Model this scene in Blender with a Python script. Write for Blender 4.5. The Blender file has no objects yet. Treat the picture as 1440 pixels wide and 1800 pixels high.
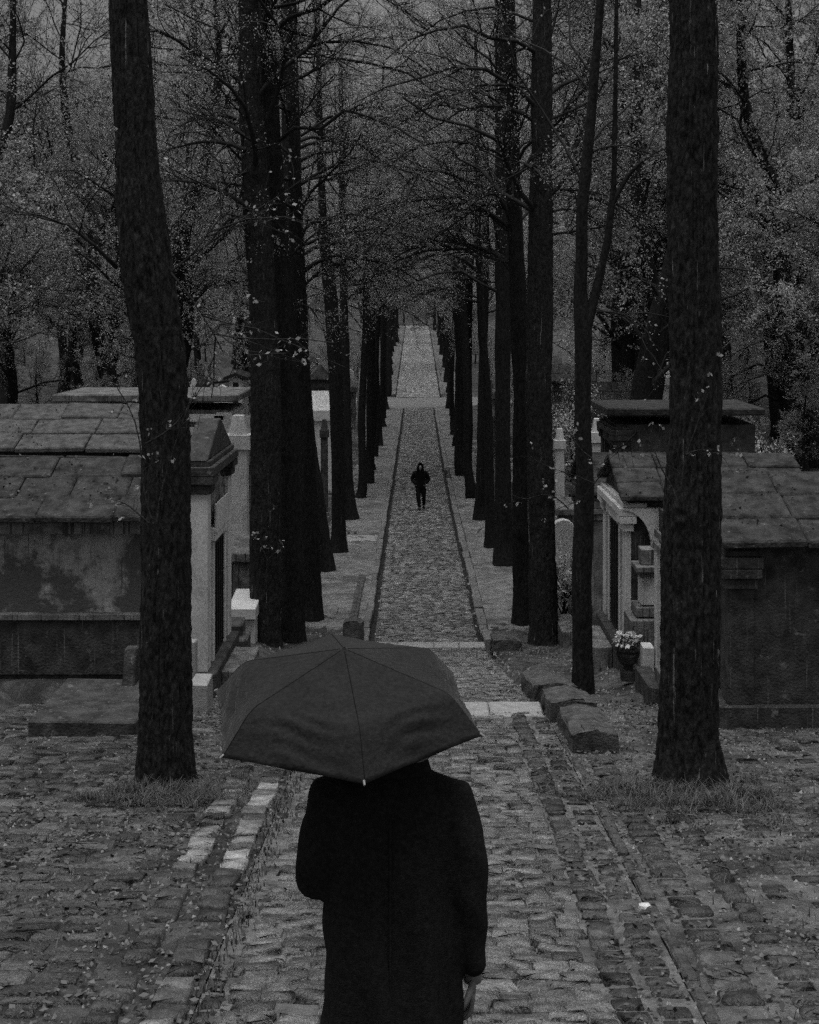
import bpy, bmesh, math, random
import numpy as np
from mathutils import Vector, Matrix

# ------------------------------------------------------------------ camera, sky, sun, exposure
S = bpy.context.scene
COL = S.collection
CAM_Z, F, VX, HY = 7.6, 2500.0, 737.0, 540.0
cam = bpy.data.cameras.new('camera')
cam_o = bpy.data.objects.new('camera', cam)
COL.objects.link(cam_o)
cam_o.location = (0, 0, CAM_Z)
cam_o.rotation_euler = (math.pi / 2, 0, 0)
cam.sensor_width = 36
cam.lens = 50
cam.shift_x = -(VX - 720) / 1800
cam.shift_y = -(900 - HY) / 1800
cam.clip_start = .1
cam.clip_end = 3000
S.camera = cam_o

SUN_EL, SUN_AZ = math.radians(83), math.radians(205)      # overcast: soft light from high up
world = bpy.data.worlds.new('World')
S.world = world
world.use_nodes = True
wn, wl = world.node_tree.nodes, world.node_tree.links
sky = wn.new('ShaderNodeTexSky')
sky.sky_type = 'NISHITA'
sky.sun_disc = False
sky.sun_elevation = SUN_EL
sky.sun_rotation = SUN_AZ
sky.air_density = 1.6
sky.dust_density = 5.0
bw = wn.new('ShaderNodeRGBToBW')
bg = wn['Background']
wl.new(sky.outputs[0], bw.inputs[0])
wl.new(bw.outputs[0], bg.inputs['Color'])
bg.inputs['Strength'].default_value = .05
sun = bpy.data.lights.new('sun', 'SUN')
sun.energy = 1.5
sun.angle = math.radians(50)
sun.color = (1, 1, 1)
sun_o = bpy.data.objects.new('sun', sun)
COL.objects.link(sun_o)
sun_o.rotation_euler = Vector((math.sin(SUN_AZ) * math.cos(SUN_EL), math.cos(SUN_AZ) * math.cos(SUN_EL), math.sin(SUN_EL))).to_track_quat('Z', 'Y').to_euler()
S.view_settings.view_transform = 'Standard'
S.view_settings.look = 'None'
S.view_settings.gamma = 1
S.view_settings.use_curve_mapping = False
S.view_settings.exposure = .48
S.cycles.use_denoising = False          # keep the fine grain of the film
S.cycles.use_adaptive_sampling = True
S.cycles.adaptive_threshold = .12
S.cycles.adaptive_min_samples = 20
S.cycles.max_bounces = 5
S.cycles.transparent_max_bounces = 4

R = np.random.default_rng(7)
random.seed(7)


def P(x, y, d):
    return Vector(((x - VX) * d / F, d, CAM_Z - (y - HY) * d / F))


def ZY(y, d):
    return CAM_Z - (y - HY) * d / F


def XX(x, d):
    return (x - VX) * d / F


# ------------------------------------------------------------------ terrain profile along the avenue
KD = np.array([-60, 0, 4.4, 7.9, 9.0, 14.45, 18.3, 22, 26, 29.5, 31.5, 34, 60, 100, 110, 118, 140, 217, 224, 260, 330, 400, 600])
KZ = np.array([6.0, 6.0, 4.67, 3.50, 3.38, 2.80, 2.40, 1.72, 1.00, .38, .12, .02, .0, .0, .05, .27, 1.25, 4.66, 4.85, 9, 22, 36, 70])
_fd = np.arange(-60, 600, .1)
_fz = np.interp(_fd, KD, KZ)
_k = np.hanning(15)
_k /= _k.sum()
_fz = np.convolve(np.pad(_fz, 7, mode='edge'), _k, 'valid')


def gz(d):
    return np.interp(d, _fd, _fz)


def right_edge(d):
    return np.interp(d, [8, 18.3, 31.7, 41, 53, 73, 106, 112, 118, 217], [1.66, 1.62, 1.42, 1.36, 1.25, 1.17, 1.14, 1.3, 1.78, 1.58])


def left_edge(d):
    return np.interp(d, [8, 18.3, 31.0, 106, 112, 118, 217], [-1.33, -1.32, -1.14, -1.2, -1.5, -1.98, -2.15])


def G(x, d):
    """height of the open ground beside the path"""
    x = np.asarray(x, float)
    d = np.asarray(d, float)
    z = gz(d)
    ax = np.abs(x)
    mid = np.clip((d - 27) / 6, 0, 1)
    z = z + mid * .09
    bank = np.clip((ax - 2.7) / 1.2, 0, 1)
    z = z + bank * .12 + np.clip((ax - 3.0) * .03, 0, .5)
    slopez = np.clip((d - 18) / 6, 0, 1) * np.clip((33 - d) / 5, 0, 1)
    z = z + np.clip((ax - 2.9) / .9, 0, 1) * slopez * .25
    z = z + np.clip((ax - 18) / 60, 0, 1) ** 1.2 * 16
    return z


# ------------------------------------------------------------------ helpers
def tag(o, label=None, cat=None, group=None, kind=None):
    if label:
        o['label'] = label
    if cat:
        o['category'] = cat
    if group:
        o['group'] = group
    if kind:
        o['kind'] = kind
    return o


def empty(name, loc=(0, 0, 0), rz=0):
    o = bpy.data.objects.new(name, None)
    o.location = loc
    o.rotation_euler = (0, 0, rz)
    o.empty_display_size = .2
    COL.objects.link(o)
    return o


def link(name, me, mat, parent=None):
    o = bpy.data.objects.new(name, me)
    if mat and not me.materials:
        me.materials.append(mat)
    COL.objects.link(o)
    if parent is not None:
        o.parent = parent
        o.matrix_parent_inverse = Matrix.Translation(-Vector(parent.location)) if parent.rotation_euler.z == 0 else \
            (Matrix.Translation(parent.location) @ Matrix.Rotation(parent.rotation_euler.z, 4, 'Z')).inverted()
    return o


def mesh_np(name, V, Fc, smooth=False):
    """V (n,3); Fc list of int arrays (m,k)"""
    me = bpy.data.meshes.new(name)
    V = np.asarray(V, np.float32)
    me.vertices.add(len(V))
    me.vertices.foreach_set('co', V.ravel())
    loops, starts, tot = [], [], 0
    for f in Fc:
        f = np.asarray(f, np.int32)
        if len(f) == 0:
            continue
        loops.append(f.ravel())
        starts.append(tot + np.arange(len(f)) * f.shape[1])
        tot += f.size
    loops = np.concatenate(loops)
    starts = np.concatenate(starts)
    me.loops.add(len(loops))
    me.loops.foreach_set('vertex_index', loops.astype(np.int32))
    me.polygons.add(len(starts))
    me.polygons.foreach_set('loop_start', starts.astype(np.int32))
    if smooth:
        me.polygons.foreach_set('use_smooth', np.ones(len(starts), bool))
    me.update(calc_edges=True)
    return me


class MB:
    """collects boxes, prisms and lathes into one mesh"""

    def __init__(self):
        self.bm = bmesh.new()

    def box(self, x0, x1, y0, y1, z0, z1, jit=0, taper=0, rot=0):
        cx, cy = (x0 + x1) / 2, (y0 + y1) / 2
        vs = []
        for z in (z0, z1):
            t = 1 - taper if z == z1 else 1
            for x, y in ((x0, y0), (x1, y0), (x1, y1), (x0, y1)):
                px, py = (x - cx) * t, (y - cy) * t
                c, s = math.cos(rot), math.sin(rot)
                px, py = px * c - py * s, px * s + py * c
                vs.append(self.bm.verts.new((cx + px + random.uniform(-jit, jit), cy + py + random.uniform(-jit, jit), z + random.uniform(-jit, jit))))
        for f in ((0, 3, 2, 1), (4, 5, 6, 7), (0, 1, 5, 4), (1, 2, 6, 5), (2, 3, 7, 6), (3, 0, 4, 7)):
            self.bm.faces.new([vs[i] for i in f])
        return self

    def poly(self, pts, ext):
        """pts: planar polygon, ext: vector"""
        e = Vector(ext)
        a = [self.bm.verts.new(p) for p in pts]
        b = [self.bm.verts.new(Vector(p) + e) for p in pts]
        n = len(pts)
        self.bm.faces.new(a[::-1])
        self.bm.faces.new(b)
        for i in range(n):
            self.bm.faces.new((a[i], a[(i + 1) % n], b[(i + 1) % n], b[i]))
        return self

    def lathe(self, cx, cy, prof, n=14):
        rings = []
        for r, z in prof:
            rings.append([self.bm.verts.new((cx + r * math.cos(2 * math.pi * k / n), cy + r * math.sin(2 * math.pi * k / n), z)) for k in range(n)])
        for a, b in zip(rings, rings[1:]):
            for k in range(n):
                self.bm.faces.new((a[k], a[(k + 1) % n], b[(k + 1) % n], b[k]))
        self.bm.faces.new(rings[0][::-1])
        self.bm.faces.new(rings[-1])
        return self

    def build(self, name, mat, parent=None, bevel=0, smooth=False):
        bm = self.bm
        bmesh.ops.recalc_face_normals(bm, faces=bm.faces)
        if bevel:
            bmesh.ops.bevel(bm, geom=list(bm.edges), offset=bevel, segments=1, affect='EDGES', profile=.5, clamp_overlap=True)
        me = bpy.data.meshes.new(name)
        bm.to_mesh(me)
        bm.free()
        if smooth:
            for p in me.polygons:
                p.use_smooth = True
        return link(name, me, mat, parent)


def vnoise(nu, nv, su, sv, per_u=True, rng=R):
    """value noise sampled on nu x nv grid with su x sv cells (periodic in u)"""
    g = rng.random((su, sv + 2))
    u = np.arange(nu) / nu * su
    v = np.arange(nv) / max(nv - 1, 1) * sv
    iu, iv = np.floor(u).astype(int), np.floor(v).astype(int)
    fu, fv = u - iu, v - iv
    fu = fu * fu * (3 - 2 * fu)
    fv = fv * fv * (3 - 2 * fv)
    a = g[iu % su][:, iv]
    b = g[(iu + 1) % su][:, iv]
    c = g[iu % su][:, iv + 1]
    d = g[(iu + 1) % su][:, iv + 1]
    fu = fu[:, None]
    return (a * (1 - fu) + b * fu) * (1 - fv) + (c * (1 - fu) + d * fu) * fv - .5


def tubes(PTS, RAD, sides=4):
    """PTS (N,k,3), RAD (N,k) -> verts, quads"""
    PTS = np.asarray(PTS, float)
    N, k, _ = PTS.shape
    T = np.gradient(PTS, axis=1)
    T /= np.linalg.norm(T, axis=2, keepdims=True) + 1e-9
    ref = np.where(np.abs(T[:, :1, 2:3]) > .9, np.array([[[1., 0, 0]]]), np.array([[[0, 0, 1.]]]))
    n1 = np.cross(T, np.broadcast_to(ref, T.shape))
    n1 /= np.linalg.norm(n1, axis=2, keepdims=True) + 1e-9
    n2 = np.cross(T, n1)
    a = np.arange(sides) / sides * 2 * np.pi
    V = PTS[:, :, None, :] + RAD[:, :, None, None] * (np.cos(a)[None, None, :, None] * n1[:, :, None, :] + np.sin(a)[None, None, :, None] * n2[:, :, None, :])
    base = (np.arange(N) * k * sides)[:, None, None]
    i = np.arange(k - 1)[None, :, None]
    j = np.arange(sides)[None, None, :]
    j2 = (j + 1) % sides
    q = np.stack([base + i * sides + j, base + i * sides + j2, base + (i + 1) * sides + j2, base + (i + 1) * sides + j], -1)
    return V.reshape(-1, 3), q.reshape(-1, 4)


def join_tubes(lst):
    Vs, Qs, off = [], [], 0
    for V, q in lst:
        Vs.append(V)
        Qs.append(q + off)
        off += len(V)
    return np.concatenate(Vs), np.concatenate(Qs)


def leaves(C, size, rng, up=.0):
    """rhombic leaves at centres C"""
    n = len(C)
    d = rng.normal(size=(n, 3))
    d[:, 2] -= .4
    d /= np.linalg.norm(d, axis=1, keepdims=True)
    r = rng.normal(size=(n, 3))
    w = np.cross(d, r)
    w /= np.linalg.norm(w, axis=1, keepdims=True) + 1e-9
    s = size * rng.uniform(.6, 1.35, (n, 1))
    V = np.stack([C, C + d * s * .5 + w * s * .36, C + d * s, C + d * s * .5 - w * s * .36], 1).reshape(-1, 3)
    q = np.arange(n * 4).reshape(n, 4)
    return V, q


def resample(pts, n, smooth=True):
    pts = np.asarray(pts, float)
    seg = np.linalg.norm(np.diff(pts[:, :3], axis=0), axis=1)
    s = np.concatenate([[0], np.cumsum(seg)])
    t = np.linspace(0, s[-1], n)
    out = np.stack([np.interp(t, s, pts[:, c]) for c in range(pts.shape[1])], 1)
    if smooth and n > 8:
        w = max(3, (n // len(pts)) | 1)
        k = np.hanning(w + 2)
        k /= k.sum()
        h = (w + 2) // 2
        for c in range(out.shape[1]):
            x = out[:, c]
            xp = np.concatenate([2 * x[0] - x[h:0:-1], x, 2 * x[-1] - x[-2:-h - 2:-1]])
            out[:, c] = np.convolve(xp, k, 'valid')[:n]
    return out


def grow(par, prad, m, lmin, lmax, k, ang, upb, wig, rng, t0=.15, t1=1.0, rfrac=.55, rmin=.004):
    """children along parent polylines: par (N,K,3) -> (N*m,k,3), radii"""
    N, K, _ = par.shape
    t = rng.uniform(t0, t1, (N, m))
    f = t * (K - 1)
    i = np.clip(np.floor(f).astype(int), 0, K - 2)
    fr = (f - i)[..., None]
    ar = np.arange(N)[:, None]
    p0 = par[ar, i] * (1 - fr) + par[ar, i + 1] * fr
    tan = par[ar, i + 1] - par[ar, i]
    tan /= np.linalg.norm(tan, axis=2, keepdims=True) + 1e-9
    r0 = prad[ar, i] * (1 - fr[..., 0]) + prad[ar, i + 1] * fr[..., 0]
    rnd = rng.normal(size=tan.shape)
    perp = np.cross(tan, rnd)
    perp /= np.linalg.norm(perp, axis=2, keepdims=True) + 1e-9
    a = rng.uniform(ang * .6, ang * 1.3, (N, m, 1))
    d = tan * np.cos(a) + perp * np.sin(a)
    d[..., 2] += upb
    d = d.reshape(-1, 3)
    d /= np.linalg.norm(d, axis=1, keepdims=True) + 1e-9
    n = N * m
    L = rng.uniform(lmin, lmax, n) * (1.15 - .5 * t.reshape(-1))
    pts = np.zeros((n, k, 3))
    pts[:, 0] = p0.reshape(-1, 3)
    for s in range(1, k):
        d = d + rng.normal(size=(n, 3)) * wig
        d /= np.linalg.norm(d, axis=1, keepdims=True)
        pts[:, s] = pts[:, s - 1] + d * (L / (k - 1))[:, None]
    rs = np.maximum(r0.reshape(-1) * rfrac, rmin)
    rad = rs[:, None] * np.linspace(1, .3, k)[None, :]
    return pts, np.maximum(rad, rmin * .6)


# ------------------------------------------------------------------ materials (black-and-white photograph: neutral greys)
def g3(v):
    return (v, v, v, 1)


def material(name, lo, hi, scale=6, rough=.8, bump=.3, bscale=None, detail=6, stretch=(1, 1, 1), spec=.3, island=0, patch=None, coords='Object', ramp=(.35, .65), streak=None, grain=0):
    m = bpy.data.materials.new(name)
    m.use_nodes = True
    nt, N, L = m.node_tree, m.node_tree.nodes, m.node_tree.links
    b = N['Principled BSDF']
    b.inputs['Roughness'].default_value = rough
    b.inputs['Specular IOR Level'].default_value = spec
    tc = N.new('ShaderNodeTexCoord')
    mp = N.new('ShaderNodeMapping')
    mp.inputs['Scale'].default_value = stretch
    L.new(tc.outputs[coords], mp.inputs[0])
    n1 = N.new('ShaderNodeTexNoise')
    n1.inputs['Scale'].default_value = scale
    n1.inputs['Detail'].default_value = detail
    n1.inputs['Roughness'].default_value = .65
    L.new(mp.outputs[0], n1.inputs['Vector'])
    cr = N.new('ShaderNodeValToRGB')
    cr.color_ramp.elements[0].position = ramp[0]
    cr.color_ramp.elements[1].position = ramp[1]
    cr.color_ramp.elements[0].color = g3(lo)
    cr.color_ramp.elements[1].color = g3(hi)
    L.new(n1.outputs['Fac'], cr.inputs[0])
    out = cr.outputs[0]
    if patch:
        val, psc, p0, p1 = patch
        n2 = N.new('ShaderNodeTexNoise')
        n2.inputs['Scale'].default_value = psc
        n2.inputs['Detail'].default_value = 7
        n2.inputs['Roughness'].default_value = .7
        L.new(tc.outputs[coords], n2.inputs['Vector'])
        r2 = N.new('ShaderNodeValToRGB')
        r2.color_ramp.elements[0].position = p0
        r2.color_ramp.elements[1].position = p1
        L.new(n2.outputs['Fac'], r2.inputs[0])
        mx = N.new('ShaderNodeMix')
        mx.data_type = 'RGBA'
        L.new(r2.outputs[0], mx.inputs[0])
        L.new(out, mx.inputs[6])
        mx.inputs[7].default_value = g3(val)
        out = mx.outputs[2]
    if streak:
        val, p0 = streak
        ms = N.new('ShaderNodeMapping')
        ms.inputs['Scale'].default_value = (30, 30, .9)
        L.new(tc.outputs[coords], ms.inputs[0])
        n4 = N.new('ShaderNodeTexNoise')
        n4.inputs['Scale'].default_value = 1
        n4.inputs['Detail'].default_value = 4
        L.new(ms.outputs[0], n4.inputs['Vector'])
        r4 = N.new('ShaderNodeValToRGB')
        r4.color_ramp.elements[0].position = p0
        r4.color_ramp.elements[1].position = p0 + .06
        L.new(n4.outputs['Fac'], r4.inputs[0])
        mx4 = N.new('ShaderNodeMix')
        mx4.data_type = 'RGBA'
        L.new(r4.outputs[0], mx4.inputs[0])
        L.new(out, mx4.inputs[6])
        mx4.inputs[7].default_value = g3(val)
        out = mx4.outputs[2]
    if grain:
        n5 = N.new('ShaderNodeTexNoise')
        n5.inputs['Scale'].default_value = 70
        n5.inputs['Detail'].default_value = 8
        n5.inputs['Roughness'].default_value = .8
        L.new(tc.outputs[coords], n5.inputs['Vector'])
        m5 = N.new('ShaderNodeMapRange')
        m5.inputs[1].default_value = .3
        m5.inputs[2].default_value = .7
        m5.inputs[3].default_value = 1 - grain
        m5.inputs[4].default_value = 1 + grain
        L.new(n5.outputs['Fac'], m5.inputs[0])
        x5 = N.new('ShaderNodeMix')
        x5.data_type = 'RGBA'
        x5.blend_type = 'MULTIPLY'
        x5.inputs[0].default_value = 1
        L.new(out, x5.inputs[6])
        L.new(m5.outputs[0], x5.inputs[7])
        out = x5.outputs[2]
    if island:
        ge = N.new('ShaderNodeNewGeometry')
        oi = N.new('ShaderNodeObjectInfo')
        ad = N.new('ShaderNodeMath')
        ad.operation = 'ADD'
        fr = N.new('ShaderNodeMath')
        fr.operation = 'FRACT'
        L.new(ge.outputs['Random Per Island'], ad.inputs[0])
        L.new(oi.outputs['Random'], ad.inputs[1])
        L.new(ad.outputs[0], fr.inputs[0])
        mr = N.new('ShaderNodeMapRange')
        mr.inputs[3].default_value = 1 - island
        mr.inputs[4].default_value = 1 + island
        L.new(fr.outputs[0], mr.inputs[0])
        mu = N.new('ShaderNodeMix')
        mu.data_type = 'RGBA'
        mu.blend_type = 'MULTIPLY'
        mu.inputs[0].default_value = 1
        L.new(out, mu.inputs[6])
        L.new(mr.outputs[0], mu.inputs[7])
        out = mu.outputs[2]
    L.new(out, b.inputs['Base Color'])
    if bump:
        n3 = N.new('ShaderNodeTexNoise')
        n3.inputs['Scale'].default_value = bscale or scale * 3
        n3.inputs['Detail'].default_value = 5
        L.new(mp.outputs[0], n3.inputs['Vector'])
        bp = N.new('ShaderNodeBump')
        bp.inputs['Strength'].default_value = bump
        bp.inputs['Distance'].default_value = .03
        L.new(n3.outputs['Fac'], bp.inputs['Height'])
        L.new(bp.outputs[0], b.inputs['Normal'])
    return m


def leaf_material(name, lo, hi, trans=.4):
    m = bpy.data.materials.new(name)
    m.use_nodes = True
    N, L = m.node_tree.nodes, m.node_tree.links
    N.remove(N['Principled BSDF'])
    out = N['Material Output']
    ge = N.new('ShaderNodeNewGeometry')
    mr = N.new('ShaderNodeMapRange')
    mr.inputs[3].default_value = lo
    mr.inputs[4].default_value = hi
    L.new(ge.outputs['Random Per Island'], mr.inputs[0])
    d = N.new('ShaderNodeBsdfDiffuse')
    t = N.new('ShaderNodeBsdfTranslucent')
    L.new(mr.outputs[0], d.inputs[0])
    L.new(mr.outputs[0], t.inputs[0])
    mx = N.new('ShaderNodeMixShader')
    mx.inputs[0].default_value = trans
    L.new(d.outputs[0], mx.inputs[1])
    L.new(t.outputs[0], mx.inputs[2])
    L.new(mx.outputs[0], out.inputs[0])
    return m


M = {}
M['bark'] = material('wet_bark', .005, .024, scale=18, rough=.8, bump=1.2, bscale=34, detail=10, stretch=(1, 1, .3), spec=.2, streak=(.09, .7))
M['bark_pale'] = material('streaked_bark', .006, .034, scale=22, rough=.8, bump=1.2, bscale=40, detail=10, stretch=(1, 1, .35), spec=.2, streak=(.2, .67))
M['twig'] = material('twig_bark', .01, .028, scale=8, rough=.8, bump=0)
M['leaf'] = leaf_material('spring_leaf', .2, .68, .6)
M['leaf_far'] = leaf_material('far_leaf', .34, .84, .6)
M['leaf_wood'] = leaf_material('wood_leaf', .18, .66, .55)
M['leaf_dark'] = leaf_material('evergreen_leaf', .04, .16, .3)
M['bud'] = leaf_material('pale_bud', .25, .5, .4)
M['grass'] = leaf_material('grass_blade', .03, .2, .3)
M['litter'] = leaf_material('fallen_leaf', .02, .17, .0)
M['ground'] = material('damp_earth', .03, .11, scale=3.2, rough=.8, bump=1.0, bscale=30, detail=12, patch=(.02, 1.1, .47, .6), grain=.6)
M['mortar'] = material('sandy_joint', .08, .2, scale=5, rough=.9, bump=.7, bscale=60, detail=10, patch=(.05, 1.6, .5, .66))
M['mortar_pale'] = material('pale_sandy_joint', .06, .2, scale=5, rough=.9, bump=.9, bscale=60, detail=12, patch=(.04, 1.4, .47, .62), grain=.45)
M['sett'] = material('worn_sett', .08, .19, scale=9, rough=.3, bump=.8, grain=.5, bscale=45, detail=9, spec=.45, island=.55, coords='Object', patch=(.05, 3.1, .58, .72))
M['sett_side'] = material('mossy_sett', .045, .13, scale=9, rough=.45, bump=.9, grain=.5, bscale=45, detail=9, spec=.4, island=.6, patch=(.03, 2.6, .5, .62))
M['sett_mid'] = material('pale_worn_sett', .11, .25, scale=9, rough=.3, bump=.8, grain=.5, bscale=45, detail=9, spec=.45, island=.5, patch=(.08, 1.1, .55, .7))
M['verge'] = material('gravel_verge', .1, .25, scale=4, rough=.8, bump=1.0, bscale=30, detail=12, patch=(.055, .7, .5, .66), grain=.6)
M['mortar_side'] = material('mossy_joint', .035, .12, scale=5, rough=.9, bump=.9, bscale=60, detail=12, patch=(.03, 1.4, .45, .6), grain=.5)
M['sett_dark'] = material('dark_sett', .03, .09, grain=.45, scale=8, rough=.5, bump=.6, bscale=45, detail=9, spec=.4, island=.55)
M['sett_pale'] = material('pale_slab', .14, .34, grain=.35, scale=6, rough=.6, bump=.6, bscale=45, detail=9, spec=.4, island=.5)
M['shade_dirt'] = material('gutter_shade_and_dirt', .012, .04, scale=5, rough=.8, bump=.5, spec=.1)  # near-black tone: shade beside the kerbs painted in, together with dirt
M['gravel'] = material('gravel', .1, .22, scale=9, rough=.7, bump=0, island=.6)
M['sett_far'] = material('far_sett', .2, .38, scale=2, rough=.45, bump=.6, bscale=20, detail=9, spec=.5, island=.4, grain=.3)  # paler than the nearer setts: wet sheen and more open sky put into colour
M['road'] = material('far_paving', .1, .24, scale=5, rough=.5, bump=1.2, bscale=12, detail=12, stretch=(1, 2.2, 1), spec=.5, patch=(.22, .5, .5, .75), grain=.5)
M['kerb'] = material('kerb_granite', .1, .21, grain=.4, scale=10, rough=.65, bump=.5, bscale=50, spec=.35, island=.2)
M['kerb_dark'] = material('mossy_block', .035, .12, grain=.5, scale=7, rough=.8, bump=.8, bscale=40, detail=9, patch=(.2, 4, .66, .72))
M['slab'] = material('light_slab', .24, .36, scale=8, rough=.6, bump=.4, bscale=40)
M['stone'] = material('tomb_stone', .1, .24, grain=.4, scale=4, rough=.8, bump=.5, bscale=30, detail=9, patch=(.05, 2.2, .48, .66), streak=(.04, .56))
M['stone_dark'] = material('blackened_stone', .02, .075, grain=.5, scale=5, rough=.85, bump=.7, bscale=30, detail=9, patch=(.16, 5.5, .6, .68), streak=(.13, .63))
M['stone_light'] = material('pale_limestone', .46, .66, scale=3.5, rough=.75, bump=.5, bscale=30, detail=8, stretch=(1, 1, .4), patch=(.2, 1.6, .55, .75), streak=(.26, .66), grain=.3)
M['plaster'] = material('peeling_plaster', .26, .46, scale=3, rough=.85, bump=.6, bscale=22, detail=9, patch=(.1, 1.3, .44, .53), streak=(.09, .6), grain=.3)
M['white'] = material('white_marble', .5, .66, scale=6, rough=.45, bump=.15, patch=(.4, 2, .6, .8))
M['moss_roof'] = material('mossy_roof', .014, .07, scale=5, rough=.95, bump=1.0, bscale=24, detail=10, patch=(.12, 9, .6, .68), grain=.5)
M['iron'] = material('black_iron', .008, .02, scale=9, rough=.6, bump=.2)
M['coat'] = material('dark_wool', .012, .024, grain=.5, scale=60, rough=.95, bump=.4, bscale=220, spec=.15)
M['cloth_black'] = material('black_cloth', .006, .012, scale=30, rough=.95, bump=.2, spec=.1)
M['umbrella'] = material('umbrella_nylon', .02, .028, grain=.45, scale=5, rough=.9, bump=.25, bscale=60, spec=.08)
M['rib'] = material('steel_rib', .2, .3, scale=20, rough=.35, bump=0, spec=.5)
M['skin'] = material('skin', .2, .27, scale=9, rough=.55, bump=.1)
M['hair'] = material('dark_hair', .012, .03, scale=30, rough=.6, bump=.5, stretch=(1, 1, .2))
M['scarf'] = material('grey_wool', .2, .34, scale=40, rough=.95, bump=.5)
M['paper'] = material('white_paper', .6, .75, scale=12, rough=.8, bump=.4)
M['petal'] = leaf_material('white_petal', .55, .8, .3)

_u = M['umbrella'].node_tree.nodes['Principled BSDF']
_u.inputs['Sheen Weight'].default_value = .12
_u.inputs['Sheen Roughness'].default_value = .4

# ------------------------------------------------------------------ ground
xs = np.concatenate([np.linspace(-160, -22, 36), np.linspace(-20, -4.2, 40), np.arange(-4, 4.01, .1), np.linspace(4.2, 20, 40), np.linspace(22, 160, 36)])
ds = np.concatenate([np.arange(-30, 6, 1.), np.arange(6, 36, .12), np.arange(36, 125, .5), np.arange(125, 232, 2.), np.linspace(234, 600, 60)])
GX, GD = np.meshgrid(xs, ds)
GZ = G(GX, GD)
le, re = left_edge(GD), right_edge(GD)
onpath = (GD > 6.6) & (GX > le - .18) & (GX < re + .18)
pave = (GD < 19.6) & (GD > 6.6) & (np.abs(GX) < 5.5)
GZ = GZ + R.normal(size=GZ.shape) * np.where(GD < 60, .008, .02)
bump_big = np.kron(R.normal(size=(GZ.shape[0] // 6 + 1, GZ.shape[1] // 6 + 1)), np.ones((6, 6)))[:GZ.shape[0], :GZ.shape[1]]
GZ = GZ + np.where(np.abs(GX) > 1.9, bump_big * .015, 0)
GZ = np.where(onpath, gz(GD) - .14, GZ)
GZ = np.where((GD > 106.8) & (GD < 117.2) & (np.abs(GX) < 14.2), gz(GD) - .1, GZ)
GZ = np.where(pave, gz(GD) - .12 - np.where(onpath, .02, 0), GZ)
ny, nx = GZ.shape
idx = np.arange(ny * nx).reshape(ny, nx)
q = np.stack([idx[:-1, :-1], idx[:-1, 1:], idx[1:, 1:], idx[1:, :-1]], -1).reshape(-1, 4)
ground = link('ground', mesh_np('ground', np.stack([GX, GD, GZ], -1).reshape(-1, 3), [q], True), M['ground'])
tag(ground, kind='structure')


def strip(name, xl, xr, d0, d1, step, dz, mat, nxs=10, noise=.004):
    d = np.arange(d0, d1 + step * .5, step)
    u = np.linspace(0, 1, nxs)
    l = xl(d) if callable(xl) else np.full(len(d), xl)
    r = xr(d) if callable(xr) else np.full(len(d), xr)
    X = l[:, None] * (1 - u) + r[:, None] * u
    D = np.broadcast_to(d[:, None], X.shape)
    Z = gz(D) + dz + R.normal(size=X.shape) * noise
    ii = np.arange(X.size).reshape(X.shape)
    q = np.stack([ii[:-1, :-1], ii[:-1, 1:], ii[1:, 1:], ii[1:, :-1]], -1).reshape(-1, 4)
    return link(name, mesh_np(name, np.stack([X, D, Z], -1).reshape(-1, 3), [q], True), mat)


path = tag(strip('path', left_edge, right_edge, 6.5, 107.4, .15, -.02, M['mortar'], 24), kind='structure')
road = tag(strip('upper_path', lambda d: left_edge(d) - .0, lambda d: right_edge(d) + .0, 116.6, 221, .5, -.02, M['road'], 14, .008), kind='structure')
_cx = np.linspace(-14, 14, 113)
_ca = 107.4 + np.convolve(R.normal(size=119) * .9, np.ones(7) / 7, 'valid')
_cb = 116.4 + np.convolve(R.normal(size=119) * .9, np.ones(7) / 7, 'valid')
_cd = _ca[None, :] + (_cb - _ca)[None, :] * np.linspace(0, 1, 12)[:, None]
_cX = np.broadcast_to(_cx, _cd.shape)
_cz = gz(_cd) - .012 + .07 * np.sin(np.linspace(0, np.pi, 12))[:, None] + R.normal(size=_cd.shape) * .008
_ii = np.arange(_cd.size).reshape(_cd.shape)
def verge(xa, xb):
    d = np.arange(32.5, 107, .2)
    u = np.linspace(0, 1, 14)
    a = np.array([xa(t) for t in d])
    b = np.array([xb] * len(d)) + np.convolve(R.normal(size=len(d) + 8) * .5, np.ones(9) / 9, 'valid')
    X = a[:, None] * (1 - u) + b[:, None] * u
    D = np.broadcast_to(d[:, None], X.shape)
    Z = G(X, D) + .03 - .06 * u[None, :] ** 4 + R.normal(size=X.shape) * .008 - np.clip((33.5 - D), 0, 1) * .06
    ii = np.arange(X.size).reshape(X.shape)
    q = np.stack([ii[:-1, :-1], ii[:-1, 1:], ii[1:, 1:], ii[1:, :-1]], -1).reshape(-1, 4)
    tag(link('verge', mesh_np('verge', np.stack([X, D, Z], -1).reshape(-1, 3), [q], True), M['verge']), kind='structure')


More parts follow.
